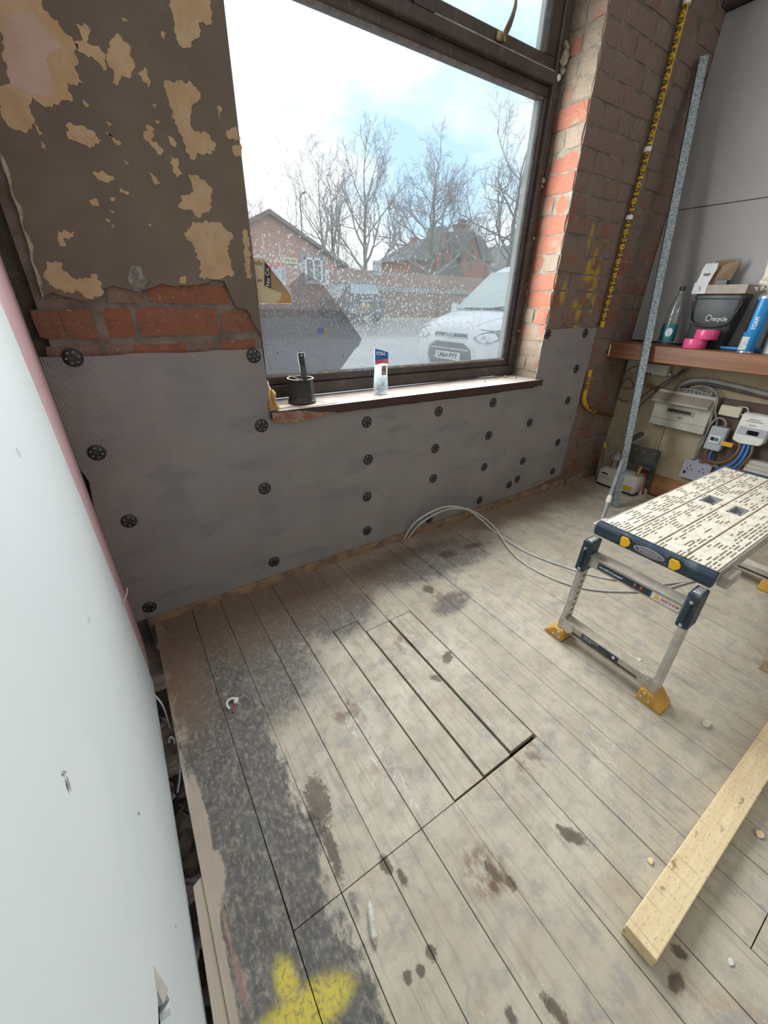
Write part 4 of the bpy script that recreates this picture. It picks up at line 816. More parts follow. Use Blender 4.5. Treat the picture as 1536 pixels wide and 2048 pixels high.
# ---------------------------------------------------------------- shelf and what stands on it
m_var = mat('varnished_shelf_wood', (0.235, 0.105, 0.045), (0.15, .062, .03), 7, .4, stretch=(2, .25, 4), bump=.08, detail=6)
sh = thing('wall_shelf', (2.7, -.8, .84), 'orange brown varnished wooden shelf on the right wall', 'shelf')
MB().box(2.575, 2.838, -2.4, -.006, .892, .918).build('shelf_board', m_var, sh, bevel=.002)
MB().box(2.548, 2.575, -2.4, -.006, .832, .918).build('front_rail', m_var, sh, bevel=.004)
MB().ext([(2.5475, -.012, .838), (2.5475, -.020, .838), (2.5475, -.018, .90), (2.5475, -.010, .905)], (-.001, 0, 0)).build('plaster_splash', m_deck, sh)
SZ = .9185
t = NT('clear_pet'); _tr = t.n('BsdfTransparent', {'Color': (.93, .95, .96)}); _gl = t.n('BsdfGlossy', {'Color': (.8, .85, .88), 'Roughness': .12}); _lw = t.n('LayerWeight', {'Blend': .35}).outputs['Facing']
_mx = t.n('MixShader', {0: t.ramp(_lw, 0, 1, .06, .55), 1: _tr, 2: _gl}); t.t.links.new(_mx.outputs[0], t.out.inputs[0]); m_pet = t.m
bt = thing('water_bottle', (2.635, -.270, SZ), 'clear plastic water bottle with teal label on the shelf', 'bottle')
MB().lathe([(.030, 0), (.036, .004), (.037, .02), (.037, .105), (.034, .112), (.037, .12), (.036, .13), (.034, .138), (.037, .146), (.036, .156), (.034, .164), (.036, .172), (.034, .19), (.026, .225), (.016, .25), (.0125, .262), (.0125, .268)], (2.635, -.270, SZ), 24).build('bottle_body', m_pet, bt, True)
tl = MB().lathe([(.0374, .022), (.0374, .108)], (2.635, -.270, SZ), 28, False, False).build('teal_label', mat('teal_label', (.012, .115, .135), (.02, .16, .18), 20, .35), bt, True)
_a = math.atan2(-.35, -1)
MB().ext([(2.635 - .0378 * .9 + .43 * .017 * cos(a) * 1, -.270 - .0378 * .43 - .9 * .017 * cos(a), SZ + .068 + .022 * sin(a)) for a in [k * pi / 12 for k in range(24)]], (-.0012, -.0006, 0)).build('label_emblem', mat('label_white', (.55, .6, .62), (.4, .5, .52), 60, .5), tl)
MB().lathe([(.0142, .266), (.0142, .284), (.0138, .286)], (2.635, -.270, SZ), 16).build('cap', m_fix, bt)
# food caddy
m_caddy = mat('charcoal_plastic', (0.038, 0.042, 0.045), (.055, .06, .062), 12, .42)
cd = thing('recycling_caddy', (2.722, -.435, SZ), 'charcoal plastic food caddy with carry handle and recycle lettering', 'bin')
def rrect(cx, cy, hx, hy, r, z, n=5):
    out = []
    for (sx2, sy2, a0) in ((1, 1, 0), (-1, 1, pi / 2), (-1, -1, pi), (1, -1, 1.5 * pi)):
        for k in range(n): a = a0 + (pi / 2) * k / (n - 1); out.append((cx + sx2 * (hx - r) + r * cos(a), cy + sy2 * (hy - r) + r * sin(a), z))
    return out
MB().loft([rrect(2.722, -.435, hx, hy, .02, SZ + z) for hx, hy, z in ((.040, .085, 0), (.043, .088, .004), (.054, .106, .20), (.054, .106, .232))]).build('tub', m_caddy, cd, True)
MB().loft([rrect(2.722, -.435, hx, hy, .022, SZ + z) for hx, hy, z in ((.056, .110, .228), (.058, .112, .232), (.058, .112, .246), (.054, .108, .252))]).build('rim', m_caddy, cd, True)
MB().tube(spline([(2.668, -.326, SZ + .222), (2.660, -.335, SZ + .17), (2.658, -.36, SZ + .118), (2.656, -.435, SZ + .105), (2.658, -.51, SZ + .118), (2.660, -.535, SZ + .17), (2.668, -.544, SZ + .222)], 6), .0052, 8).build('handle', m_fix, cd, True)
text('lettering', 'recycle', .030, m_whi, (2.6695, -.470, SZ + .140), (0, -1, 0), (-.06, 0, 1), cd, .0004, xs=.85)
for k, (a0, a1) in enumerate(((.3, 5.2),)):
    MB().tube([(2.6695, -.424 - .012 * cos(a0 + (a1 - a0) * i / 14), SZ + .143 + .014 * sin(a0 + (a1 - a0) * i / 14)) for i in range(15)], .0016, 6).build('recycle_mark', m_whi, cd)
# opened carton on the caddy
m_card = mat('brown_card', (0.27, 0.185, 0.115), (.22, .15, .09), 20, .8); m_cardw = mat('white_card', (.60, .60, .60), (.52, .52, .53), 10, .6); m_cardt = mat('dusty_card_top', (.36, .31, .26), (.3, .26, .21), 20, .8)
cx = thing('cardboard_box', (2.71, -.43, SZ + .253), 'opened cardboard box with raised white flap lying on the caddy', 'box')
BZ = SZ + .2535
MB().box(2.650, 2.778, -.545, -.315, BZ, BZ + .040).build('box_body', m_cardt, cx, bevel=.001)
MB().box(2.647, 2.650, -.375, -.313, BZ, BZ + .050).build('white_end', m_cardw, cx)
text('pen_mark', '5', .028, m_blk, (2.6466, -.345, BZ + .022), (0, -1, 0), (0, 0, 1), cx, .0002)
fl_ = [(-.318, .046), (-.375, .046), (-.378, .085), (-.382, .110), (-.376, .135), (-.322, .135), (-.318, .110), (-.320, .085)]
hole = [(-.336, .080), (-.362, .080), (-.366, .086), (-.362, .092), (-.336, .092), (-.332, .086)]
holed(fl_, hole, lambda y, z: Vector((2.648 + (z - .046) * .22, y - (z - .046) * .05, BZ + z)), (.0012, 0, 0)).build('white_flap', m_cardw, cx)
MB().ext([(2.67, -.372, BZ + .04), (2.72, -.435, BZ + .04), (2.72, -.455, BZ + .15), (2.69, -.395, BZ + .125)], (.002, .001, 0)).build('brown_flap', m_card, cx)
MB().ext([(2.73, -.325, BZ + .04), (2.73, -.43, BZ + .04), (2.745, -.42, BZ + .155), (2.745, -.335, BZ + .15)], (.002, 0, 0)).build('brown_flap', m_card, cx)
MB().box(2.68, 2.72, -.44, -.39, BZ + .0402, BZ + .06).build('inner_tray', m_fix, cx)
# pink tape rolls
m_ptape = mat('pink_tape', (0.62, 0.075, 0.20), (.52, .05, .16), 25, .3, stretch=(1, 1, .1)); m_core2 = mat('tape_core', (.42, .33, .24), (.36, .28, .2), 20, .8)
for (x, y, z, lb) in ((2.612, -.425, SZ, 'pink tape roll lying flat on the shelf, under another'), (2.618, -.462, SZ + .0455, 'pink tape roll resting on top of another roll')):
    tr = thing('tape_roll', (x, y, z), lb, 'tape roll')
    MB().lathe([(.036, 0), (.0515, 0), (.052, .001), (.052, .044), (.0515, .045), (.036, .045), (.036, 0)], (x, y, z), 36, False, False).build('tape', m_ptape, tr, True)
    MB().lathe([(.033, 0.0005), (.036, 0.0005), (.036, .0445), (.033, .0445), (.033, .0005)], (x, y, z), 30, False, False).build('core', m_core2, tr, True)
# blue aerosol can with foam gun mess on top
cn = thing('foam_can', (2.615, -.648, SZ), 'blue aerosol foam can with crusted white nozzle on the shelf', 'can')
m_cblue = mat('can_blue', (.015, .17, .40), (.02, .2, .45), 10, .3); m_csil = mat('can_silver', (.55, .56, .57), (.45, .46, .47), 20, .3, .8)
MB().lathe([(.031, 0), (.033, .004), (.033, .232)], (2.615, -.648, SZ), 28).build('can_body', m_cblue, cn, True)
MB().lathe([(.033, .232), (.0335, .236), (.030, .246), (.020, .254), (.012, .256), (.012, .27)], (2.615, -.648, SZ), 24).build('can_top', m_csil, cn, True)
MB().lathe([(.0332, 0), (.0336, .003), (.0332, .006)], (2.615, -.648, SZ), 24).build('can_rim', m_csil, cn, True)
wr_ = MB().lathe([(.0333, .09), (.0333, .225)], (2.615, -.648, SZ), 12, False, False, pi - 1.5, pi - .55).build('black_band', m_blk, cn, True)
MB().lathe([(.0333, .012), (.0333, .07)], (2.615, -.648, SZ), 10, False, False, pi - 1.0, pi + .2).build('picture_panel', mat('can_picture', (.55, .52, .35), (.2, .3, .4), 60, .4), cn, True)
for k, s_ in enumerate(('QUALITY', 'FOAM')): text('can_lettering', s_, .024, m_whi, (2.615 - .0332 * cos(.25), -.648 - .0332 * sin(.25) * (1 if k else -1) * .3 - .004, SZ + .13), (0, 0, 1), (0, 1, 0), cn, .0015, xs=.8) if k else None
MB().tube(spline([(2.615, -.648, SZ + .262), (2.605, -.640, SZ + .29), (2.60, -.60, SZ + .30)], 5), [.012] * 10 + [.008], 8).build('valve_collar', mat('crusted_foam', (.58, .54, .44), (.42, .38, .3), 50, .9, bump=.8), cn, True)
fo = [rock_mesh(300 + k, 'foam_blob', mat('crusted_foam', (0, 0, 0))) for k in range(3)]
for (dx, dy, dz, s_) in ((-.01, .03, .275, .018), (-.01, .01, .278, .02), (0, -.015, .28, .02), (-.005, .05, .272, .014), (.01, -.04, .275, .02), (-.01, -.06, .28, .018)):
    link_mesh('foam_blob', fo[int(s_ * 1e4) % 3], cn, (2.615 + dx, -.648 + dy, SZ + dz), (dx * 90, dy * 50, 1), (s_, s_ * 1.3, s_ * .7))
MB().ext([(2.60, -.602, SZ + .285), (2.60, -.632, SZ + .285), (2.598, -.628, SZ + .33), (2.60, -.612, SZ + .39), (2.602, -.595, SZ + .385), (2.60, -.605, SZ + .33)], (.014, 0, 0)).build('trigger', mat('crusted_foam', (0, 0, 0)), cn, bevel=.003)
MB().tube(spline([(2.61, -.66, SZ + .285), (2.60, -.668, SZ + .31), (2.60, -.662, SZ + .34), (2.60, -.69, SZ + .37), (2.6, -.72, SZ + .375)], 5), .0035, 6).build('wire', m_brass, cn, True)
tag(MB().lathe([(.012, 0), (.048, 0), (.048, .235), (.012, .235), (.012, 0)], (2.70, -.735, SZ), 28, False, False).build('paper_roll', m_cardw, None, True), 'white paper roll standing behind the blue can', 'roll')
for k, (x, m_, lb) in enumerate(((2.655, m_cblue, 'blue tube lying along the shelf behind the tape rolls'),)):
    tag(MB().tube([(x + .03, -.52, SZ + .009), (x + .03, -1.25, SZ + .009)], .0085, 10).build('blue_tube', m_, None, True), lb, 'tube')
tag(MB().loft([rrect(2.765, -.625, .025, .05, .015, SZ + z) for z in (0, .2, .225)]).build('black_tub', m_caddy, None, True), 'black tub standing at the back of the shelf', 'tub')

# ---------------------------------------------------------------- meters and wiring under the shelf
XW = 2.838
m_ivory = mat('ivory_plastic', (.47, .45, .385), (.40, .38, .32), 12, .5); m_ivd = mat('dusty_lid', (.31, .265, .22), (.25, .21, .17), 12, .5); m_lgrey = mat('light_grey_plastic', (.40, .42, .44), (.35, .37, .39), 10, .45)
m_mboard = mat('meter_backboard', (.095, .07, .055), (.07, .05, .04), 10, .8)
tag(MB().box(XW - .014, XW, -1.30, -.575, .24, .665).build('meter_board', m_mboard, None, bevel=.002), 'dark brown wooden board behind the electric meter', 'board')
jb = thing('junction_box', (2.80, -.14, .735), 'ivory terminal box with three cable holes under the shelf', 'junction box')
MB().box(XW - .035, XW, -.085, -.012, .738, .806).build('box_cover', m_ivory, jb, bevel=.003); MB().box(XW - .045, XW, -.265, -.088, .738, .800).build('box_cover', m_ivory, jb, bevel=.003)
for k in range(3): MB().box(XW - .0458, XW - .045, -.135 - k * .022, -.123 - k * .022, .736, .746).build('cable_hole', m_fix, jb)
MB().lathe([(.009, 0), (.009, .006)], T(XW - .02, -.275, .748) @ Matrix.Rotation(-pi / 2, 4, 'Y'), 12).build('lug', m_ivory, jb)
cu = thing('fuse_box', (2.80, -.41, .455), 'ivory fuse box with its lid raised over a row of switches', 'fuse box')
MB().box(XW - .062, XW, -.565, -.262, .455, .668).build('enclosure', m_ivory, cu, bevel=.004)
MB().loft([[(XW - .062, y, .648), (XW - .060, y, .655), (XW - .105, y, .612), (XW - .108, y, .602), (XW - .100, y, .602)] for y in (-.555, -.258)]).build('lid', m_ivd, cu)
MB().box(XW - .0635, XW - .062, -.562, -.265, .500, .502).build('seam', m_ivd, cu)
MB().box(XW - .0632, XW - .062, -.492, -.345, .540, .570).build('switch_window', m_ivd, cu)
for k in range(8): MB().box(XW - .070, XW - .062, -.358 - k * .016, -.348 - k * .016, .552, .567).build('breaker_switch', m_fix, cu)
text('pen_mark', '452', .020, m_blk, (XW - .0634, -.425, .523), (0, -1, 0), (0, 0, 1), cu, .0003)
jb2 = MB().box(XW - .040, XW - .0142, -.685, -.588, .578, .634).build('junction_box', mat('cream_plastic', (.56, .53, .38), (.5, .47, .33), 10, .5), None, bevel=.004); tag(jb2, 'small cream junction box on the dark meter board', 'junction box')
iso = thing('isolator_switch', (2.80, -.63, .385), 'grey isolator switch box beside the electric meter', 'switch')
MB().box(XW - .064, XW - .0142, -.672, -.592, .385, .518).build('case', m_lgrey, iso, bevel=.006, seg=2)
MB().box(XW - .070, XW - .064, -.658, -.606, .428, .470).build('switch_plate', m_white, iso, bevel=.002)
for k in range(2): MB().box(XW - .078, XW - .070, -.628 - k * .02, -.614 - k * .02, .444, .462).build('toggle', (m_fix, m_cblue)[k], iso)
for (y, z) in ((-.602, .395), (-.662, .395), (-.602, .508), (-.662, .508)): MB().lathe([(.005, 0), (.004, .002)], T(XW - .064, y, z) @ Matrix.Rotation(-pi / 2, 4, 'Y'), 8).build('screw', m_lgrey, iso)
em = thing('electric_meter', (2.80, -.77, .455), 'white electric meter with a small grey display', 'meter')
MB().loft([[(XW - d, y, z) for y, z in [(p[0] * s_ - .770, p[1] * s_ + .536) for p in ((.062, -.07), (.068, -.06), (.068, .072), (.060, .082), (-.060, .082), (-.068, .072), (-.068, -.06), (-.055, -.075), (.03, -.082))]] for d, s_ in ((.0142, 1.0), (.055, 1.0), (.064, .93))]).build('case', m_white, em, True)
MB().box(XW - .0655, XW - .0635, -.805, -.758, .512, .534).build('display', mat('lcd_grey', (.085, .095, .075), (.1, .11, .09), 20, .3), em)
MB().box(XW - .0648, XW - .0635, -.832, -.712, .505, .548).build('panel', m_lgrey, em)
MB().box(XW - .0655, XW - .0635, -.80, -.752, .512, .534).build('display_glass', mat('lcd_grey', (0, 0, 0)), em)
text('meter_lettering', '000452', .017, m_blk, (XW - .0662, -.778, .523), (0, -1, 0), (0, 0, 1), em, .0003)
for k, (z, w) in enumerate(((.590, .05), (.580, .075), (.560, .03))): MB().box(XW - .0648, XW - .0638, -.765 - w / 2, -.765 + w / 2, z - .002, z + .002).build('print_line', mat('grey_print', (.25, .2, .2), (.3, .25, .25), 20, .6), em)
tgp = MB().box(XW - .075, XW - .073, -.722, -.672, .428, .452).build('seal_tag', mat('orange_tag', (.62, .33, .03), (.55, .28, .03), 20, .5), None); tag(tgp, 'orange seal tag hanging below the electric meter', 'tag')
m_bcab = mat('brown_cable', (.17, .075, .035), (.13, .06, .03), 20, .5); m_lcab = mat('blue_cable', (.03, .12, .33), (.04, .15, .38), 20, .45); m_gcab = mat('grey_cable', (.30, .285, .26), (.24, .22, .2), 20, .55); m_kcab = mat('dark_cable', (.085, .07, .06), (.06, .05, .045), 20, .6)
def cable(pts, r, m_, lb, n=6): return tag(MB().tube(spline(pts, n), r, 8).build('wall_cable', m_, None, True), lb, 'cable')
cable([(2.79, -.745, .455), (2.775, -.752, .41), (2.77, -.735, .36), (2.775, -.69, .325), (2.79, -.64, .318), (2.80, -.60, .30)], .008, m_bcab, 'brown meter tail curving left under the orange tag')
cable([(2.79, -.765, .455), (2.775, -.77, .41), (2.77, -.762, .36), (2.775, -.735, .32), (2.79, -.69, .285)], .008, m_lcab, 'blue meter tail hanging beside the brown one')
cable([(2.79, -.783, .455), (2.775, -.79, .41), (2.77, -.785, .36), (2.775, -.76, .31), (2.79, -.72, .27)], .008, m_lcab, 'blue meter tail, second from the orange tag')
cable([(2.79, -.800, .457), (2.775, -.81, .41), (2.77, -.80, .36), (2.775, -.78, .31), (2.79, -.74, .26)], .008, m_bcab, 'brown meter tail outermost under the meter')
cable([(2.79, -.615, .385), (2.785, -.612, .35), (2.79, -.625, .32), (2.80, -.66, .30)], .006, m_bcab, 'brown wire leaving the isolator switch')
cable([(2.79, -.638, .385), (2.785, -.636, .35), (2.79, -.645, .315)], .006, m_lcab, 'blue wire leaving the isolator switch')
cable([(2.80, -.40, .668), (2.79, -.42, .70), (2.785, -.47, .715), (2.785, -.53, .705), (2.785, -.565, .66), (2.785, -.575, .60), (2.80, -.60, .54), (2.81, -.60, .51)], .005, m_gcab, 'pale grey cable looping over the fuse box corner')
cable([(2.80, -.365, .668), (2.79, -.38, .685), (2.785, -.45, .688), (2.785, -.52, .672), (2.785, -.56, .62), (2.785, -.572, .55), (2.80, -.575, .47), (2.81, -.555, .40), (2.82, -.56, .30)], .005, m_gcab, 'pale grey cable running down beside the fuse box')
cable([(2.80, -.645, .518), (2.79, -.645, .545), (2.785, -.62, .565), (2.785, -.595, .555), (2.80, -.575, .50), (2.815, -.57, .40), (2.82, -.545, .28)], .005, m_gcab, 'grey cable curling up out of the isolator switch')
cable([(2.82, -.33, .672), (2.815, -.38, .722), (2.815, -.47, .745), (2.815, -.62, .735), (2.815, -.80, .715), (2.82, -1.1, .70)], .014, m_gcab, 'thick grey cable bundle running along the wall above the meters')
cable([(2.82, -.36, .672), (2.81, -.40, .71), (2.81, -.50, .725), (2.81, -.64, .715), (2.815, -.85, .695), (2.82, -1.1, .68)], .010, m_kcab, 'dark cable under the thick grey bundle')
cable([(2.81, -.345, .79), (2.80, -.31, .745), (2.80, -.265, .70), (2.80, -.20, .64), (2.81, -.15, .58), (2.82, -.13, .53)], .005, m_kcab, 'thin dark wire slanting down from the shelf')
cable([(2.81, -.365, .80), (2.80, -.33, .75), (2.80, -.285, .70), (2.80, -.23, .63), (2.81, -.18, .56), (2.82, -.15, .50)], .004, m_kcab, 'second thin dark wire slanting down from the shelf')
cable([(2.80, -.135, .738), (2.795, -.137, .70), (2.80, -.155, .672), (2.81, -.20, .658), (2.82, -.26, .655)], .005, m_bcab, 'brown flex hanging from the ivory terminal box')
cable([(2.80, -.155, .738), (2.795, -.157, .705), (2.80, -.175, .682), (2.81, -.215, .670), (2.82, -.26, .668)], .005, m_bcab, 'second brown flex hanging from the ivory terminal box')
cable([(2.79, -.085, .775), (2.785, -.05, .755), (2.785, -.005, .70), (2.785, -.01, .65), (2.785, -.05, .635), (2.785, -.09, .64), (2.785, -.10, .66), (2.785, -.06, .70), (2.785, -.03, .66), (2.785, -.02, .58), (2.785, -.06, .555), (2.785, -.10, .56)], .003, m_kcab, 'thin looped wire dangling in the corner below the shelf')
cable([(2.81, -.66, .634), (2.80, -.70, .640), (2.80, -.715, .62), (2.80, -.70, .60), (2.81, -.685, .602)], .0035, m_ivory, 'small cream wire loop at the cream junction box')
cable([(2.83, -.335, .45), (2.83, -.34, .30), (2.825, -.345, .18), (2.82, -.36, .14)], .006, mat('painted_cable', (.36, .30, .2), (.3, .25, .17), 20, .7), 'painted over cable running down the cream wall')
gl_m = MB().lathe([(.011, 0), (.012, .012), (.009, .02)], None, 8).mesh('cable_gland', mat('grey_gland', (.2, .2, .2), (.3, .3, .3), 40, .5), True)
for k in range(9): link_mesh('cable_gland', gl_m, cu, (2.80 + .006 * (k % 2), -.355 - k * .021, .668))
sk = thing('wall_socket', (2.80, -.60, .18), 'lilac grey double socket faceplate below the isolator switch', 'socket')
MB().box(XW - .030, XW, -.665, -.52, .175, .290).build('faceplate', mat('lilac_plastic', (.37, .37, .43), (.32, .32, .38), 10, .45), sk, bevel=.003)
for yy in (-.56, -.625):
    for (a, z) in ((0, .258), (.012, .238), (-.012, .238)): MB().box(XW - .0306, XW - .030, yy + a - .003, yy + a + .003, z - .004, z + .004).build('socket_slot', m_fix, sk)
MB().box(XW - .034, XW - .030, -.548, -.535, .205, .222).build('rocker_switch', m_fix, sk)
tb3 = MB()
for k in range(8): tb3.ext([(XW - .030, -.575 - k * .014, .297), (XW - .030, -.586 - k * .014, .297), (XW - .030, -.583 - k * .014, .318)], (.016, 0, 0))
tb3.box(XW - .032, XW - .012, -.69, -.572, .291, .300)
tag(tb3.build('terminal_strip', mat('lilac_plastic', (0, 0, 0)), None), 'toothed grey terminal strip above the double socket', 'terminal strip')
rt = thing('router_box', (2.80, -.86, .30), 'white slatted plastic box at the foot of the meter board', 'box')
MB().box(XW - .06, XW - .0142, -.93, -.805, .300, .385).build('case', m_ivory, rt, bevel=.003)
for k in range(3): MB().box(XW - .061, XW - .06, -.925, -.81, .318 + k * .022, .321 + k * .022).build('slat_line', m_ivd, rt)
# ---- gas meter corner
gm = thing('gas_meter', (2.72, -.24, 0), 'white gas meter with yellow label in the corner on the floor', 'meter')
m_gm = mat('gas_meter_white', (.50, .485, .43), (.42, .40, .35), 12, .5)
MB().loft([[(2.66 + d, y, z) for y, z in ((-.108 - e, .012 + e), (-.358 + e, .012 + e), (-.366 + e, .03), (-.360 + e, .118 - e), (-.345 + e, .130 - e), (-.122 - e, .130 - e), (-.106 - e, .115 - e))] for d, e in ((0, .006), (.008, 0), (.112, 0))]).build('case', m_gm, gm, True)
MB().box(2.665, 2.772, -.365, -.105, 0.0, .014).build('base_tray', m_fix, gm, bevel=.003)
MB().box(2.6585, 2.660, -.170, -.130, .088, .098).build('index_window', m_fix, gm)
for z in (.070, .060): MB().box(2.6588, 2.660, -.175, -.125, z, z + .002).build('print_line', mat('grey_print', (0, 0, 0)), gm)
MB().box(2.6585, 2.660, -.345, -.270, .030, .062).build('yellow_label', mat('label_yellow', (.46, .36, .03), (.4, .31, .03), 20, .5), gm)
gr = thing('gas_regulator', (2.74, -.17, .13), 'dusty round gas regulator with bent pipe and yellow tag above the gas meter', 'regulator')
m_reg = mat('dusty_cast_metal', (.27, .235, .215), (.19, .165, .15), 25, .6, .2)
MB().tube([(2.72, -.165, .1305), (2.72, -.165, .19)], .018, 14).build('union', m_reg, gr, True)
MB().lathe([(.018, .188), (.040, .192), (.042, .204), (.036, .212), (.030, .222), (.016, .230), (.012, .242), (.002, .244)], (2.72, -.165, 0), 24).build('diaphragm_case', m_reg, gr, True)
MB().tube(spline([(2.70, -.13, .215), (2.70, -.118, .26), (2.70, -.110, .295), (2.70, -.092, .310), (2.70, -.074, .300), (2.70, -.070, .27)], 6), .007, 8).build('bent_pipe', m_reg, gr, True)
MB().tube([(2.70, -.070, .285), (2.70, -.078, .245)], .0105, 10).build('yellow_tag', mat('label_yellow', (0, 0, 0)), gr, True)
MB().tube([(2.70, -.078, .245), (2.70, -.088, .17), (2.70, -.09, .14)], .006, 8).build('riser', m_bcab, gr, True)
bk = thing('meter_bracket', (2.78, -.31, .2), 'dark metal bracket plate behind the gas meter', 'bracket')
m_brk = mat('dark_bracket_metal', (.075, .072, .066), (.12, .115, .1), 15, .5, .4)
MB().box(2.775, 2.779, -.395, -.20, .195, .305).build('plate', m_brk, bk, bevel=.001); MB().box(2.70, 2.775, -.395, -.225, .190, .195).build('ledge', m_brk, bk, bevel=.001)
for y in (-.24, -.30, -.36): MB().lathe([(.004, 0), (.003, .002)], T(2.775, y, .275) @ Matrix.Rotation(-pi / 2, 4, 'Y'), 8).build('bolt', m_alu, bk)
MB().tube([(2.77, -.20, .33), (2.76, -.255, .385)], .017, 12).build('elbow', m_brk, bk, True); MB().box(2.7795, 2.80, -.39, -.36, .0, .195).build('upright', m_brk, bk)
MB().tube([(2.70, -.335, .1305), (2.70, -.335, .165), (2.70, -.34, .20)], .012, 10).build('brass_union', m_brass, bk, True)
cable([(2.70, -.362, .16), (2.70, -.385, .13), (2.70, -.395, .07), (2.715, -.40, .02)], .007, mat('red_hose', (.26, .05, .04), (.2, .05, .04), 20, .5), 'dull red hose dropping beside the gas meter')
tag(MB().ext([(2.71, -.372, .0005), (2.71, -.425, .0005), (2.715, -.415, .06), (2.715, -.378, .075)], (.003, 0, 0)).build('paper_label', m_cardt, None), 'pale paper slip standing beside the gas meter', 'paper')

# ---------------------------------------------------------------- things on the window board
WZ = .7482
pc = thing('pipe_coupling', (.588, .062, WZ), 'black plastic pipe coupling with an upright strap on the window board', 'pipe coupling')
PX, PY = .588, .062
MB().lathe([(.050, .0), (.0535, .002), (.054, .008), (.0525, .012), (.0495, .016), (.0490, .034), (.0495, .036), (.0490, .038), (.0485, .084), (.0500, .087), (.0500, .092), (.0460, .092), (.0455, .03), (.002, .028)], (PX, PY, WZ), 40, True, False).build('cup', mat('black_pvc', (.016, .017, .018), (.035, .035, .034), 25, .32), pc, True)
sp = [(PX - .002, PY - .044, .03), (PX - .002, PY - .044, .09), (PX - .002, PY - .038, .135), (PX - .002, PY - .030, .160), (PX - .002, PY - .030, .182)]
MB().loft([[(x - .0115, y, WZ + z), (x + .0115, y, WZ + z), (x + .0115, y + .003, WZ + z), (x - .0115, y + .003, WZ + z)] for x, y, z in spline(sp, 5)]).build('strap', mat('black_pvc', (0, 0, 0)), pc, True)
MB().box(PX - .0145, PX + .0105, PY - .034, PY - .028, WZ + .165, WZ + .184).build('strap_end', m_fix, pc, bevel=.002)
MB().lathe([(.003, 0), (.003, .001)], T(PX - .002, PY - .0342, WZ + .175) @ RX, 10).build('strap_hole', m_white, pc)
tag(MB().loft([[(PX - .062, PY - .036, WZ + .112), (PX - .060, PY - .038, WZ + .114), (PX - .060, PY - .036, WZ + .110)], [(PX - .040, PY - .042, WZ + .1045), (PX - .038, PY - .047, WZ + .105), (PX - .038, PY - .040, WZ + .100)], [(PX - .012, PY - .046, WZ + .094), (PX - .010, PY - .054, WZ + .094), (PX - .010, PY - .044, WZ + .086)]]).build('wood_sliver', mat('pale_sliver', (.62, .58, .45), (.5, .45, .33), 30, .8), None), 'pale wood sliver balanced on the rim of the black coupling', 'sliver')
pkt = thing('fixings_packet', (.945, .05, WZ), 'clear plastic packet of fixings with blue and red header card', 'packet')
t = NT('cloudy_polythene'); _tr = t.n('BsdfTransparent', {'Color': (.9, .94, .95)}); _df = t.n('BsdfTranslucent', {'Color': (.55, .6, .62)}); _d2 = t.n('BsdfDiffuse', {'Color': (.5, .54, .55)})
_n = t.noise(t.obj(), 40, 4); _m1 = t.n('MixShader', {0: .5, 1: _df, 2: _d2}); _mx = t.n('MixShader', {0: t.ramp(_n, .3, .7, .25, .6), 1: _tr, 2: _m1}); t.t.links.new(_mx.outputs[0], t.out.inputs[0]); m_poly = t.m
MB().loft([[(.946 - w, .052 - d, WZ + z), (.946, .052 - d * 1.4, WZ + z), (.946 + w, .052 - d, WZ + z), (.946 + w, .052 + d, WZ + z), (.946, .052 + d * 1.4, WZ + z), (.946 - w, .052 + d, WZ + z)] for w, d, z in ((.029, .008, .0005), (.030, .011, .02), (.029, .010, .05), (.029, .006, .09), (.030, .002, .126))]).build('bag', m_poly, pkt, True)
hc = MB().ext([(.913, .0485, WZ + .185), (.945, .0485, WZ + .178), (.979, .0485, WZ + .168), (.980, .0485, WZ + .124), (.946, .0485, WZ + .127), (.914, .0485, WZ + .122)], (0, .006, 0)).build('header_card', mat('card_blue', (.02, .14, .50), (.03, .17, .55), 10, .4), pkt)
MB().ext([(.9138, .0482, WZ + .140), (.980, .0482, WZ + .143), (.980, .0482, WZ + .124), (.946, .0482, WZ + .127), (.914, .0482, WZ + .122)], (0, -.0003, 0)).build('red_band', mat('card_red', (.58, .09, .12), (.62, .2, .25), 10, .4), hc)
text('card_lettering', 'XTRA', .018, m_whi, (.941, .0480, WZ + .164), (1, 0, -.15), (0, 0, 1), hc, .0004, bold=.0006); text('card_lettering', 'FIXINGS', .009, m_blk, (.957, .0480, WZ + .152), (1, 0, -.1), (0, 0, 1), hc, .0004, xs=.8)
MB().box(.941, .964, .0385, .0395, WZ + .080, WZ + .118).build('price_label', mat('label_tan', (.36, .28, .2), (.3, .23, .16), 20, .6), pkt)
text('label_lettering', '15', .018, m_blk, (.9525, .0381, WZ + .102), (1, 0, 0), (0, 0, 1), pkt, .0003)
scr = MB()
for k in range(26):
    p = Vector((.946 + rnd.uniform(-.02, .02), .052 + rnd.uniform(-.006, .006), WZ + .004 + rnd.uniform(.002, .05))); d = Vector((rnd.uniform(-1, 1), rnd.uniform(-.2, .2), rnd.uniform(-1, 1))).normalized() * .009; scr.tube([p - d, p + d], .0013, 5)
sc_ = scr.build('screws', mat('dark_screw', (.06, .055, .05), (.12, .1, .08), 30, .4, .5), pkt); sc_['kind'] = 'stuff'
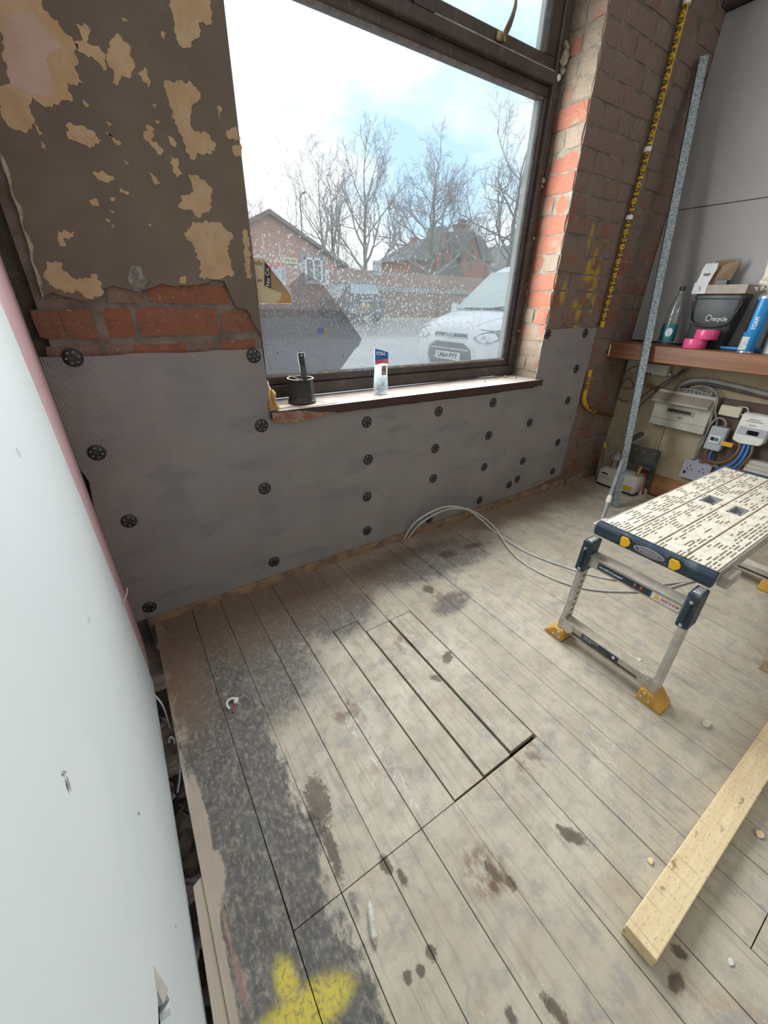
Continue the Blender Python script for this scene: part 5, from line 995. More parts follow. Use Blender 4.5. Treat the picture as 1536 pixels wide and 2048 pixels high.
for i, (pp, lb) in enumerate((([(.545, -.010), (.57, -.02), (.63, -.016), (.70, -.012), (.712, .0), (.66, .006), (.60, .002)], 'torn cream paper strip on the window board before the coupling'), ([(.655, .03), (.685, .04), (.70, .03), (.69, .012), (.665, .01)], 'curled cream paper scrap beside the black coupling'), ([(.452, .012), (.50, .004), (.535, .02), (.52, .045), (.47, .05)], 'cream paper scrap at the broken end of the window board'))):
    tag(MB().ext([(x, y, WZ + .0006) for x, y in rag(pp, .002, .01, 77 + i)], (0, 0, .0014)).build('paper_scrap', mat('cream_scrap', (.55, .48, .33), (.45, .38, .25), 40, .8), None), lb, 'paper')
for k, (x, y, s_, lb) in enumerate(((1.80, .115, .010, 'angular rubble crumb at the window frame corner'), (1.74, .12, .008, 'dark rubble crumb near the window frame corner'), (1.60, .07, .006, 'tiny rubble crumb out on the window board'), (1.84, .07, .007, 'pale rubble crumb by the reveal bricks'))):
    tag(link_mesh('rubble_crumb', rocks[k], None, (x, y, WZ + s_ * .45), (0, 0, k), (s_, s_, s_ * .6)), lb, 'debris')
# set expanding foam at the broken end of the board
ef = MB()
for path, r in (([(.441, .02, .845), (.443, .008, .82), (.441, -.004, .79), (.446, -.016, .76), (.447, -.022, .75)], [.008, .011, .010, .010, .006]), ([(.452, .0, .815), (.456, -.008, .806), (.453, -.014, .79), (.457, -.020, .765), (.462, -.024, .7515)], [.006, .008, .006, .008, .006]), ([(.438, -.005, .83), (.4385, -.014, .78), (.440, -.02, .752)], [.006, .01, .012])):
    sp_ = spline(path, 5); rr = [r[min(len(r) - 1, int(i * (len(r) - 1) / (len(sp_) - 1)))] for i in range(len(sp_))]; ef.tube(sp_, rr, 8)
tag(ef.build('foam_drip', mat('amber_foam', (.46, .27, .09), (.33, .17, .05), 40, .45, bump=.4), None, True), 'amber expanding foam drip at the window corner', 'foam')
# printed card stuck inside the pane, curled at its corner
cdn = thing('window_card', (.55, .19, 1.09), 'torn beige printed card stuck in the window corner', 'card')
m_beige = mat('beige_card', (.56, .48, .30), (.50, .42, .26), 10, .6); m_kraft = mat('kraft_card', (.33, .23, .13), (.28, .19, .1), 20, .7); m_orng = mat('orange_card', (.50, .29, .09), (.42, .23, .07), 40, .6)
MB().ext([(.496, .1945, 1.228), (.538, .1945, 1.228), (.545, .1945, 1.150), (.600, .1945, 1.122), (.600, .1945, 1.098), (.560, .1945, 1.089), (.496, .1945, 1.090)], (0, -.001, 0)).build('sheet', m_beige, cdn)
MB().ext([(.538, .193, 1.224), (.556, .191, 1.202), (.592, .190, 1.160), (.627, .190, 1.114), (.600, .191, 1.122), (.545, .192, 1.140)], (0, -.001, 0)).build('folded_flap', m_kraft, cdn)
MB().ext([(.596, .1925, 1.122), (.627, .1905, 1.114), (.627, .1905, 1.091), (.560, .1925, 1.089), (.585, .192, 1.100)], (0, -.001, 0)).build('curled_corner', m_orng, cdn)
MB().ext([(.540, .1905, 1.216), (.557, .1890, 1.200), (.553, .1890, 1.137), (.530, .1905, 1.146)], (0, -.0008, 0)).build('black_band', m_blk, cdn)
text('card_lettering', 'No Co', .021, m_whi, (.544, .1878, 1.172), (.05, 0, 1), (-1, 0, 0), cdn, .0003, xs=.95)
text('card_lettering', 'nillo', .020, mat('dark_brown_ink', (.06, .045, .03), (.08, .06, .04), 20, .6), (.518, .1930, 1.213), (1, 0, 0), (0, 0, 1), cdn, .0003, xs=.9)
text('card_lettering', '800', .011, mat('dark_brown_ink', (0, 0, 0)), (.516, .1930, 1.160), (1, 0, 0), (0, 0, 1), cdn, .0003)
# ================================================================ ON THE GLASS
t = NT('rain_drop'); _b = t.n('BsdfRefraction', {'Color': (1, 1, 1), 'Roughness': 0.0, 'IOR': 1.33}); _g = t.n('BsdfTransparent', {'Color': (1, 1, 1)}); _w = t.n('BsdfTranslucent', {'Color': (1, 1, 1)})
_m1 = t.n('MixShader', {0: .55, 1: _b, 2: _w}); _m2 = t.n('MixShader', {0: .12, 1: _m1, 2: _g}); t.t.links.new(_m2.outputs[0], t.out.inputs[0]); m_drop = t.m
dr = MB(); R3 = random.Random(5)
def drop(x, z, r, el):
    n = 7; ring = [(x + r * cos(2 * pi * k / n), 0.2025, z + r * el * sin(2 * pi * k / n)) for k in range(n)]; mid = [(x + r * .62 * cos(2 * pi * k / n), 0.2025 + r * .42, z + r * el * .62 * sin(2 * pi * k / n)) for k in range(n)]
    fs = [(k, (k + 1) % n, n + (k + 1) % n, n + k) for k in range(n)] + [(n + k, n + (k + 1) % n, 2 * n) for k in range(n)] + [tuple(range(n - 1, -1, -1))]
    dr.add(ring + mid + [(x, 0.2025 + r * .55, z - r * .1)], fs)
cnt = 0
while cnt < 4300:
    x = R3.uniform(.50, 1.84); z = R3.uniform(.835, 1.62)
    dens = max(0, 1 - (x - .50) / .95) ** 1.1 * 1.25 * max(0, min(1, (1.32 - z) / .12)) + .42 * max(0, 1 - abs(x - 1.25) / .55) * max(0, min(1, (1.22 - z) / .1)) * max(0, min(1, (z - .93) / .06)) + .02
    if R3.random() > dens: continue
    drop(x, z, R3.choice((.0010, .0014, .0018, .0023, .0030)) * R3.uniform(.8, 1.25), R3.uniform(1.1, 2.0)); cnt += 1
for (x, z0, z1) in ((.545, 1.30, 1.24), (.602, 1.28, 1.20), (.615, 1.21, 1.165), (.52, 1.17, 1.09), (1.60, 1.12, .98), (1.645, 1.08, .95), (1.72, 1.40, 1.28)):
    zz = z0
    while zz > z1: drop(x + R3.uniform(-.0008, .0008), zz, .0014, 2.2); zz -= .0042
rd = dr.build('raindrops', m_drop, None, True); tag(rd, 'raindrops and runs scattered over the outside of the big pane', 'raindrops', kind='stuff')
# translucent vinyl film left on the outside of the pane
t = NT('grey_vinyl_film'); _tr = t.n('BsdfTransparent', {'Color': (.86, .86, .87)}); _p = t.pos(); _n = t.noise(_p, 12, 4); _sz = t.n('SeparateXYZ', {0: _p})
_low = t.ramp(_sz.outputs[2], 1.075, 1.065)
_cc = t.mix(_low, (.34, .28, .26), t.mix(_n, (.16, .185, .20), (.24, .20, .205)))
_df = t.n('BsdfTranslucent', {'Color': _cc}); _mx = t.n('MixShader', {0: t.ramp(_low, 0, 1, .32, .42), 1: _tr, 2: _df}); t.t.links.new(_mx.outputs[0], t.out.inputs[0]); m_film = t.m
vf = thing('vinyl_film', (.7, .201, .82), 'torn grey see through vinyl film on the pane corner', 'window film')
fpts = [(.505, .829), (.822, .829), (.905, .917), (.924, .9289), (.9395, .9567), (.8634, 1.0505), (.7568, 1.1636), (.6826, 1.1935), (.6227, 1.1456), (.6355, 1.1146), (.628, 1.088), (.505, 1.086)]
MB().ext([(x, .2010, z) for x, z in fpts], (0, .0003, 0)).build('film_sheet', m_film, vf)
m_fedge = mat('film_edge', (.62, .52, .40), (.5, .4, .3), 20, .5)
for pth in ([(.6227, 1.1456), (.6826, 1.1935), (.7568, 1.1636), (.8634, 1.0505), (.9395, .9567)], [(.668, 1.088), (.7051, 1.1162), (.745, 1.09)]):
    MB().tube([(x, .2007, z) for x, z in pth], .0009, 5).build('torn_edge', m_fedge, vf)
MB().ext([(.745 + .018 * cos(a), .2006, .992 + .013 * sin(a)) for a in [k * pi / 8 for k in range(16)]], (0, -.0002, 0)).build('printed_logo', mat('logo_blue', (.12, .16, .38), (.2, .22, .42), 40, .5), vf)
MB().ext([(.758, .2004, .985), (.766, .2004, .992), (.782, .2004, 1.006), (.778, .2004, .996), (.764, .2004, .978)], (0, -.0002, 0)).build('printed_logo', mat('logo_gold', (.45, .34, .05), (.4, .3, .05), 40, .5), vf)
text('printed_lettering', 'studio', .019, mat('faded_print', (.42, .38, .36), (.36, .33, .32), 20, .6), (.752, .2005, .968), (1, 0, 0), (0, 0, 1), vf, .0002)

# ================================================================ THE STREET
def gz(y): return -.08 if y < 4 else (-.08 + .53 * (y - 4) / 11 if y < 15 else .45 + .004 * (y - 15))
m_pave = mat('wet_paving', (.46, .475, .48), (.40, .415, .42), .9, .35, bump=.05, bscale=40)
m_road = mat('wet_tarmac', (.27, .275, .28), (.33, .335, .335), .7, .28, stretch=(.25, 1.6, 1), bump=.1, bscale=60)
m_kerb = mat('kerb_stone', (.50, .46, .42), (.42, .39, .36), 2, .6)
m_grass = mat('verge_grass', (.19, .23, .045), (.26, .27, .07), 6, .9, bump=.5)
def strip(name, y0, y1, m_, lb, x0=-14, x1=60, dz=0.0, th=.2, n=6):
    rings = []
    for k in range(n + 1):
        y = y0 + (y1 - y0) * k / n; z = gz(y) + dz; rings.append([(x0, y, z - th), (x1, y, z - th), (x1, y, z), (x0, y, z)])
    return tag(MB().loft(rings).build(name, m_, None), lb, kind='structure')
strip('pavement', .305, 9.2, m_pave, 'wide wet grey pavement outside the window')
strip('kerb', 9.2, 9.35, m_kerb, 'pale kerb stone along the pavement edge', dz=.02)
strip('road', 9.35, 15.2, m_road, 'wet tarmac road', dz=-.05)
strip('kerb', 15.2, 15.35, m_kerb, 'far pale kerb below the grass verge', dz=.02)
strip('verge', 15.35, 60, m_grass, 'grass verge and ground beyond the road', -30, 110, .0, n=2)
def brickmat(name, c1, c2, mo, sc=1.0):
    t = NT(name); _p = t.pos(); s_ = t.n('SeparateXYZ', {0: _p}); v = t.n('CombineXYZ', {0: t.math('ADD', s_.outputs[0], s_.outputs[1]), 1: s_.outputs[2], 2: 0.0})
    b_ = t.n('TexBrick', {'Vector': v, 'Color1': (*c1, 1), 'Color2': (*c2, 1), 'Mortar': (*mo, 1), 'Scale': 1.0, 'Mortar Size': .010, 'Brick Width': .225 * sc, 'Row Height': .075 * sc})
    return t.pbr(b_.outputs[0], .85, 0, None, .3)
m_bk1 = brickmat('bungalow_brick', (.42, .17, .115), (.50, .23, .16), (.42, .36, .31)); m_bk2 = brickmat('boundary_brick', (.235, .135, .105), (.30, .19, .15), (.26, .23, .2)); m_bk3 = brickmat('red_house_brick', (.46, .14, .08), (.52, .19, .11), (.42, .30, .24))
m_slate = mat('grey_roof', (.15, .155, .15), (.20, .20, .19), 1.5, .6); m_tile = mat('brown_roof_tiles', (.17, .14, .115), (.22, .18, .15), 2, .7, stretch=(1, 1, 4)); m_gsur = mat('grey_surround', (.22, .225, .26), (.27, .27, .3), 4, .7); m_upvc = mat('white_upvc', (.78, .8, .8), (.72, .74, .75), 4, .4); m_pane = mat('dark_far_glass', (.10, .12, .13), (.16, .18, .19), 2, .15)
# ---- brick bungalow
bg = thing('brick_bungalow', (6.85, 18, .45), 'red brick bungalow gable with a white window across the road', 'building')
MB().ext([(3.6, 18, .40), (9.95, 18, .40), (9.95, 18, 2.66), (6.85, 18, 4.22), (3.6, 18, 2.62)], (0, 4.6, 0)).build('gable_walls', m_bk1, bg)
MB().ext([(6.85, 17.75, 4.36), (10.45, 17.75, 2.62), (10.45, 17.75, 2.50), (6.85, 17.75, 4.20), (3.2, 17.75, 2.46), (3.2, 17.75, 2.58)], (0, 5.1, 0)).build('roof', m_tile, bg)
MB().ext([(8.4, 20.2, 3.95), (10.3, 20.2, 3.2), (10.6, 20.2, 2.7), (8.4, 20.2, 2.7)], (0, 2.5, 0)).build('rear_roof', m_tile, bg)
wv = MB().box(8.12, 9.30, 17.95, 18.0, 1.76, 2.95).build('window_surround', m_gsur, bg)
wf2 = MB(); 
for a in ((8.30, 9.14, 1.84, 1.92), (8.30, 9.14, 2.72, 2.80), (8.30, 8.37, 1.84, 2.8), (9.07, 9.14, 1.84, 2.8), (8.69, 8.75, 1.84, 2.8)): wf2.box(a[0], a[1], 17.88, 17.95, a[2], a[3])
w_ = wf2.build('window', m_upvc, bg); MB().box(8.36, 9.08, 17.92, 17.95, 1.9, 2.74).build('pane', m_pane, w_)
MB().box(8.24, 9.20, 17.82, 17.95, 1.78, 1.84).build('window_sill', m_upvc, bg)
sg = MB().box(7.30, 7.98, 17.95, 18.0, 2.52, 2.74).build('sign_board', mat('pale_yellow_sign', (.66, .62, .36), (.6, .56, .32), 4, .5), bg); text('sign_lettering', 'URBAN TONE', .135, m_blk, (7.64, 17.945, 2.63), (1, 0, 0), (0, 0, 1), sg, .002, xs=.62, bold=.004)
MB().box(9.31, 9.49, 17.95, 18.0, 1.82, 2.38).build('white_sign', m_upvc, bg); text('sign_lettering', 'A&E', .16, m_lcab, (9.40, 17.94, 2.10), (0, 0, -1), (1, 0, 0), bg, .002)
ps = MB().box(6.55, 7.35, 17.96, 18.0, 1.55, 2.50).build('poster', mat('poster_blue', (.22, .36, .46), (.55, .55, .55), 5, .5), bg); MB().box(6.55, 7.35, 17.955, 17.96, 2.30, 2.50).build('poster_band', mat('poster_red', (.55, .12, .1), (.5, .16, .13), 4, .5), ps)
MB().tube([(10.1, 17.9, 2.5), (9.75, 17.92, 2.2), (9.75, 17.92, .45)], .045, 8).build('downpipe', m_gsur, bg)
# ---- low building behind
lb_ = thing('low_building', (14.4, 26, .5), 'low cream building with a grey roof behind the bungalow', 'building')
MB().box(12.4, 16.6, 26.3, 32, .4, 2.78).build('walls', mat('cream_render', (.60, .58, .43), (.54, .52, .38), 2, .8), lb_)
MB().loft([[(12.0, 26.0, 2.74), (17.0, 26.0, 2.74), (17.0, 32.3, 2.74), (12.0, 32.3, 2.74)], [(13.4, 28.6, 3.62), (15.2, 28.6, 3.62), (15.2, 29.4, 3.62), (13.4, 29.4, 3.62)]]).build('roof', m_slate, lb_)
# ---- boundary walls
bwl = thing('boundary_wall', (22, 17, .45), 'brown brick boundary wall with grey coping across the road', 'wall')
MB().box(10.9, 46, 17.0, 17.25, .35, 1.58).build('brickwork', m_bk2, bwl); MB().box(10.9, 46, 16.95, 17.3, 1.58, 1.78).build('coping', mat('grey_coping', (.27, .275, .285), (.32, .32, .33), 2, .7), bwl)
for x in (10.8, 15.4, 19.0, 24): MB().box(x, x + .45, 16.9, 17.35, .35, 1.95).build('pier', m_bk2, bwl)
hw = MB().box(11.0, 46, 20.0, 20.25, .4, 2.62).build('rear_garden_wall', brickmat('rear_wall_brick', (.34, .20, .145), (.40, .25, .19), (.34, .30, .26)), None); tag(hw, 'taller reddish brick wall behind the boundary wall', 'wall')
# ---- red house
rh = thing('red_house', (25, 28, .5), 'tall red brick house with gables and a chimney behind the walls', 'building')
MB().box(21.1, 23.6, 27.4, 32, .4, 4.05).build('wing_walls', m_bk3, rh)
MB().loft([[(20.6, 27.0, 4.0), (23.9, 27.0, 4.0), (23.9, 32, 4.0), (20.6, 32, 4.0)], [(23.0, 28.2, 5.6), (23.8, 28.2, 5.6), (23.8, 30, 5.6), (23.0, 30, 5.6)]]).build('wing_roof', m_slate, rh)
MB().box(23.2, 29.8, 27.5, 34, .4, 4.5).build('main_walls', m_bk3, rh)
MB().loft([[(23.0, 27.2, 4.42), (30.1, 27.2, 4.42), (30.1, 34.2, 4.42), (23.0, 34.2, 4.42)], [(25.2, 28.4, 6.3), (29.3, 28.4, 6.3), (29.3, 30, 6.3), (25.2, 30, 6.3)]]).build('main_roof', m_slate, rh)
for (x0, x1, xt, zt, y) in ((23.3, 24.75, 23.95, 6.25, 27.0), (25.9, 28.1, 26.95, 6.15, 27.0)):
    g_ = MB().ext([(x0, y, .4), (x1, y, .4), (x1, y, 4.5), (xt, y, zt), (x0, y, 4.5)], (0, 2.2, 0)).build('gable', m_bk3, rh)
    MB().ext([(x0 - .15, y - .1, 4.45), (xt, y - .1, zt + .18), (x1 + .15, y - .1, 4.45), (x1 + .15, y - .1, 4.6), (xt, y - .1, zt + .02), (x0 - .15, y - .1, 4.6)][:3] + [(x1, y - .1, 4.45), (xt, y - .1, zt), (x0, y - .1, 4.45)], (0, 2.2, 0)).build('gable_roof', m_slate, g_)
    MB().box(xt - .16, xt + .16, y - .03, y + .02, 3.7, 5.1).build('window', m_pane, g_)
ch = MB().box(26.9, 27.8, 28.5, 29.4, 5.9, 7.0).build('chimney', m_bk3, rh); MB().box(26.8, 27.9, 28.4, 29.5, 6.75, 6.9).build('chimney_band', mat('dark_brick', (.15, .08, .06), (.2, .1, .08), 4, .9), ch)
for k in range(4): MB().lathe([(.12, 0), (.10, .3)], (27.02 + k * .22, 28.95, 7.0), 8).build('chimney_pot', mat('dark_brick', (0, 0, 0)), ch)
MB().box(22.6, 23.0, 29.2, 29.7, 4.6, 5.75).build('chimney', m_bk3, rh)
for x in (21.4, 22.1, 22.8): MB().box(x, x + .28, 27.36, 27.42, 3.15, 3.95).build('window', m_pane, rh)
MB().box(21.4, 22.6, 27.2, 27.3, 2.95, 3.15).build('blue_banner', mat('banner_blue', (.25, .36, .62), (.5, .56, .7), 6, .5), rh)
MB().ext([(22.4, 26.0, 2.9), (25.6, 26.0, 2.9), (24.4, 26.0, 4.2)], (0, 1.2, 0)).build('porch_roof', m_slate, rh)
for x in (28.2, 29.2): MB().box(x, x + .3, 27.46, 27.52, 2.9, 4.1).build('window', m_pane, rh)
fh = thing('far_house', (36, 30, .5), 'far slate roofed house at the edge of the view', 'building')
MB().box(33.0, 42, 30, 36, .4, 3.4).build('walls', m_bk2, fh); MB().ext([(32.5, 29.7, 3.3), (42.5, 29.7, 3.3), (37.5, 29.7, 6.6)], (0, 7, 0)).build('roof', m_slate, fh)
# ---- road sign seen from behind
rs = thing('road_sign', (12.82, 19, .5), 'blank grey back of a square road sign on posts', 'sign')
MB().box(12.55, 13.08, 19.0, 19.03, 2.36, 3.0).build('plate', mat('sign_grey', (.40, .43, .44), (.46, .48, .49), 3, .5), rs)
for x in (12.66, 12.94): MB().tube([(x, 19.07, .45), (x, 19.07, 2.95)], .035, 8).build('post', m_gsur, rs)
for z in (2.5, 2.85): MB().box(12.55, 13.08, 18.985, 19.0, z, z + .03).build('brace', m_gsur, rs)
sl_ = thing('street_lamp', (10.85, 24, .5), 'slim street lamp post rising behind the bungalow roof', 'street lamp')
MB().tube([(10.85, 24, .45), (10.88, 24, 6.15)], [.06, .035], 8).build('column', m_gsur, sl_); MB().tube([(10.88, 24, 6.13), (10.88, 23.7, 6.22), (10.88, 23.3, 6.22)], [.035, .03, .06], 8).build('lantern', m_gsur, sl_)

# ---- vehicles
def body(secs, M, name, m_, parent):
    rings = []
    for w, pr in secs:
        half = [(a, w, z) for a, z in pr]; ring = half + [(-a, w, z) for a, _, z in reversed(half)]
        rings.append([M @ Vector(p) for p in ring])
    return MB().loft(rings).build(name, m_, parent, True)
def frame(o, lat, back): return Matrix(((lat.x, back.x, 0, o.x), (lat.y, back.y, 0, o.y), (0, 0, 1, o.z), (0, 0, 0, 1)))
def wheel(M, a, w, r, parent):
    q = MB().lathe([(r * .55, -.1), (r * .97, -.1), (r, -.07), (r, .07), (r * .97, .1), (r * .55, .1)], M @ T(a, w, r) @ Matrix.Rotation(pi / 2, 4, 'Y'), 24); tw = q.build('wheel', m_fix, parent, True)
    MB().lathe([(r * .56, -.08), (r * .5, -.09), (r * .1, -.06), (r * .5, .09), (r * .56, .08)], M @ T(a, w, r) @ Matrix.Rotation(pi / 2, 4, 'Y'), 16).build('hub', m_lgrey, tw, True)
def panel(M, pts, th, name, m_, parent, bevel=0): return MB().ext([M @ Vector(p) for p in pts], M.to_3x3() @ Vector(th)).build(name, m_, parent, bevel=bevel)
# van
m_van = mat('white_van_paint', (.70, .73, .74), (.66, .69, .70), 3, .22); m_vgl = mat('van_windscreen', (.36, .43, .41), (.46, .53, .51), 1.2, .08); m_gril = mat('van_grille', (.085, .095, .10), (.15, .16, .165), 30, .45); m_chr = mat('chrome_trim', (.62, .65, .66), (.55, .58, .6), 5, .2, .6)  # pale green of the van glass paints in the reflected sky
ang = -.074; lat = Vector((sin(ang), cos(ang), 0)); back = Vector((cos(ang), -sin(ang), 0))
VM = frame(Vector((4.43, 3.52, -.08)), lat, back)
vn = thing('white_van', (6.5, 3.6, -.08), 'white van parked nose towards the window with number plate LM64 PYY', 'van')
body([(-.0, [(.58, .26), (.66, .42), (.68, .62), (.60, .76), (.40, .83), (.15, .845)]),
      (.05, [(.72, .22), (.78, .42), (.78, .64), (.72, .80), (.45, .885), (.15, .90)]),
      (.20, [(.82, .20), (.85, .42), (.86, .68), (.80, .88), (.50, .965), (.15, .98)]),
      (.45, [(.88, .20), (.90, .42), (.90, .70), (.85, .95), (.55, 1.025), (.15, 1.04)]),
      (.80, [(.90, .20), (.915, .42), (.915, .72), (.87, 1.02), (.70, 1.085), (.15, 1.10)]),
      (1.20, [(.90, .20), (.915, .42), (.915, .75), (.88, 1.08), (.72, 1.355), (.15, 1.38)]),
      (1.60, [(.90, .20), (.915, .42), (.915, .8), (.88, 1.15), (.72, 1.64), (.15, 1.675)]),
      (2.0, [(.90, .20), (.915, .40), (.915, .8), (.88, 1.2), (.73, 1.78), (.15, 1.84)]),
      (4.3, [(.90, .25), (.915, .40), (.915, .8), (.88, 1.2), (.74, 1.78), (.15, 1.83)])], VM, 'body_shell', m_van, vn)
panel(VM, [(.68, .80, 1.090), (-.68, .80, 1.090), (-.67, 1.30, 1.435), (-.65, 1.60, 1.70), (.65, 1.60, 1.70), (.67, 1.30, 1.435)][:2] + [(-.67, 1.60, 1.645), (.67, 1.60, 1.645)], (0, -.022, .032), 'windscreen', m_vgl, vn)
MB().tube([VM @ Vector(p) for p in ((-.62, .76, 1.115), (-.1, .74, 1.125), (.45, .75, 1.12))], .010, 6).build('wiper', m_fix, vn)
MB().tube([VM @ Vector(p) for p in ((-.05, .77, 1.125), (-.35, .83, 1.16), (-.60, .88, 1.19))], .009, 6).build('wiper', m_fix, vn)
gv = panel(VM, [(.34, -.006, .735), (.32, -.006, .80), (-.32, -.006, .80), (-.35, -.006, .735)], (0, .04, 0), 'upper_grille', m_gril, vn)
for z in (.738, .798): panel(VM, [(.34, -.012, z - .006), (.34, -.012, z + .006), (-.34, -.012, z + .006), (-.34, -.012, z - .006)], (0, .012, 0), 'chrome_bar', m_chr, gv)
el = lambda a_, b_, y, n=24: [(a_ * cos(2 * pi * k / n), y, .768 + b_ * sin(2 * pi * k / n)) for k in range(n)]
bd_ = panel(VM, el(.085, .036, -.026), (0, .018, 0), 'badge', m_chr, vn); panel(VM, el(.074, .029, -.029), (0, .004, 0), 'badge_field', mat('badge_bluegrey', (.24, .30, .36), (.3, .35, .4), 20, .3), bd_)
text('badge_script', 'Ford', .040, m_chr, VM @ Vector((0, -.031, .766)), VM.to_3x3() @ Vector((-1, 0, 0)), (0, 0, 1), bd_, .001)
lg_ = panel(VM, [(.40, -.012, .33), (.46, -.008, .45), (.42, -.012, .58), (.28, -.016, .66), (-.28, -.016, .66), (-.42, -.012, .58), (-.46, -.008, .45), (-.40, -.012, .33)], (0, .05, 0), 'lower_grille', m_gril, vn)
for z in (.575,): panel(VM, [(.40, -.020, z - .012), (.40, -.020, z + .012), (-.40, -.020, z + .012), (-.40, -.020, z - .012)], (0, .01, 0), 'grille_bar', m_lgrey, lg_)
panel(VM, [(.50, -.010, .28), (.53, -.010, .44), (.47, -.022, .61), (.30, -.026, .69), (-.30, -.026, .69), (-.47, -.022, .61), (-.53, -.010, .44), (-.50, -.010, .28), (-.46, -.012, .28), (-.485, -.014, .45), (-.44, -.02, .59), (-.29, -.022, .668), (.29, -.022, .668), (.44, -.02, .59), (.485, -.014, .45), (.46, -.012, .28)], (0, .02, 0), 'grille_surround', m_van, vn)
npl = panel(VM, [(.26, -.040, .42), (.26, -.040, .53), (-.26, -.040, .53), (-.26, -.040, .42)], (0, .02, 0), 'number_plate', mat('plate_white', (.62, .64, .64), (.58, .6, .6), 10, .4), vn)
text('plate_lettering', 'LM64 PYY', .098, m_blk, VM @ Vector((0, -.042, .475)), VM.to_3x3() @ Vector((-1, 0, 0)), (0, 0, 1), npl, .001, bold=.0022, xs=1.0)
for s_ in (1, -1):
    hl_ = panel(VM, [(s_ * .46, .010, .74), (s_ * .56, .015, .69), (s_ * .74, .05, .69), (s_ * .85, .20, .76), (s_ * .83, .26, .87), (s_ * .72, .11, .85), (s_ * .58, .045, .81)], (0, -.030, .01), 'headlight', mat('headlight_glass', (.20, .225, .235), (.33, .36, .37), 25, .12), vn)
    MB().lathe([(.055, 0), (.05, .02), (.02, .012)], VM @ T(s_ * .66, .005, .745) @ RX, 16).build('lamp_reflector', m_chr, hl_, True)
    for w in (.78, 3.45): wheel(VM, s_ * .82, w, .32, vn)
    panel(VM, [(s_ * .925, 1.15, .98), (s_ * .925, 2.1, .98), (s_ * .80, 2.1, 1.5), (s_ * .79, 1.55, 1.48)], (-s_ * .02, 0, 0), 'side_window', m_vgl, vn)
    mr = MB().loft([rrect(0, 0, .06, .035, .02, z) for z in (0, .02, .14, .17)]); mr.v = [tuple(VM @ Vector((s_ * 1.0 + v[0], 1.08 + v[1], 1.02 + v[2]))) for v in mr.v]; mr.build('wing_mirror', m_van, vn, True)
# crease lines on the bonnet
for s_ in (1, -1): MB().tube([VM @ Vector(p) for p in ((s_ * .42, .06, .905), (s_ * .50, .20, .966), (s_ * .58, .45, 1.022), (s_ * .64, .75, 1.085))], .006, 5).build('bonnet_crease', m_van, vn)
MB().tube([VM @ Vector(p) for p in ((-.80, .14, .855), (-.55, .052, .862), (0, .032, .875), (.55, .052, .862), (.80, .14, .855))], .004, 5).build('bonnet_gap', m_gril, vn)
# dark hatchback car
m_car = mat('dark_green_car_paint', (.045, .062, .06), (.06, .075, .072), 4, .2)
ca = radians(8); hd_ = Vector((sin(ca), cos(ca), 0)); lc = Vector((cos(ca), -sin(ca), 0))
CM = frame(Vector((8.86, 13.5, .375)), lc * .9, hd_ * .9) @ Matrix.Diagonal((1, 1, .9, 1))
cr_ = thing('parked_car', (9.1, 15.3, .38), 'dark parked car seen from behind with a yellow number plate', 'car')
body([(0, [(.70, .32), (.84, .48), (.86, .62), (.80, .80), (.72, .92), (.2, .95)]), (.10, [(.78, .26), (.89, .45), (.90, .70), (.88, .95), (.72, 1.10), (.2, 1.12)]), (.40, [(.80, .25), (.90, .45), (.91, .72), (.88, 1.0), (.66, 1.48), (.2, 1.52)]), (.75, [(.80, .25), (.91, .45), (.91, .72), (.88, 1.0), (.62, 1.57), (.2, 1.62)]), (2.2, [(.80, .25), (.91, .45), (.91, .72), (.88, .98), (.64, 1.58), (.2, 1.63)]), (3.1, [(.80, .25), (.91, .45), (.91, .72), (.88, .96), (.72, 1.08), (.2, 1.12)]), (4.2, [(.78, .25), (.88, .45), (.88, .66), (.80, .78), (.6, .84), (.2, .86)]), (4.45, [(.6, .3), (.7, .45), (.7, .6), (.6, .68), (.4, .7), (.2, .7)])], CM, 'body_shell', m_car, cr_)
panel(CM, [(-.66, .10, 1.08), (.66, .10, 1.08), (.58, .37, 1.44), (-.58, .37, 1.44)], (0, -.05, .03), 'rear_window', mat('car_glass', (.24, .33, .36), (.34, .42, .45), 1.5, .1), cr_)
for s_ in (-1, 1): panel(CM, [(s_ * .60, .02, .90), (s_ * .90, .14, .92), (s_ * .905, .40, 1.06), (s_ * .70, .06, 1.06)], (0, -.04, 0), 'tail_light', mat('tail_red', (.62, .05, .04), (.55, .08, .06), 6, .25), cr_)
panel(CM, [(-.26, -.02, .58), (.26, -.02, .58), (.26, -.02, .70), (-.26, -.02, .70)], (0, .05, 0), 'number_plate', mat('plate_yellow', (.72, .47, .04), (.66, .43, .04), 6, .4), cr_)
text('plate_lettering', 'YU57 VTA', .10, m_blk, CM @ Vector((0, -.025, .64)), CM.to_3x3() @ Vector((1, 0, 0)), (0, 0, 1), cr_, .002, bold=.003)
panel(CM, [(-.80, -.04, .36), (.80, -.04, .36), (.84, .0, .55), (-.84, .0, .55)], (0, .08, 0), 'bumper', m_gril, cr_)
panel(CM, [(-.32, -.01, .84), (.32, -.01, .84), (.30, .0, .87), (-.30, .0, .87)], (0, -.02, 0), 'chrome_strip', m_chr, cr_)
for s_ in (-1, 1):
    panel(CM, [(s_ * .90, .6, 1.0), (s_ * .90, 2.9, .99), (s_ * .70, 2.3, 1.5), (s_ * .70, .75, 1.5)], (s_ * .02, 0, 0), 'side_window', mat('car_glass', (0, 0, 0)), cr_)
    for w in (.80, 3.5): wheel(CM, s_ * .82, w, .34, cr_)

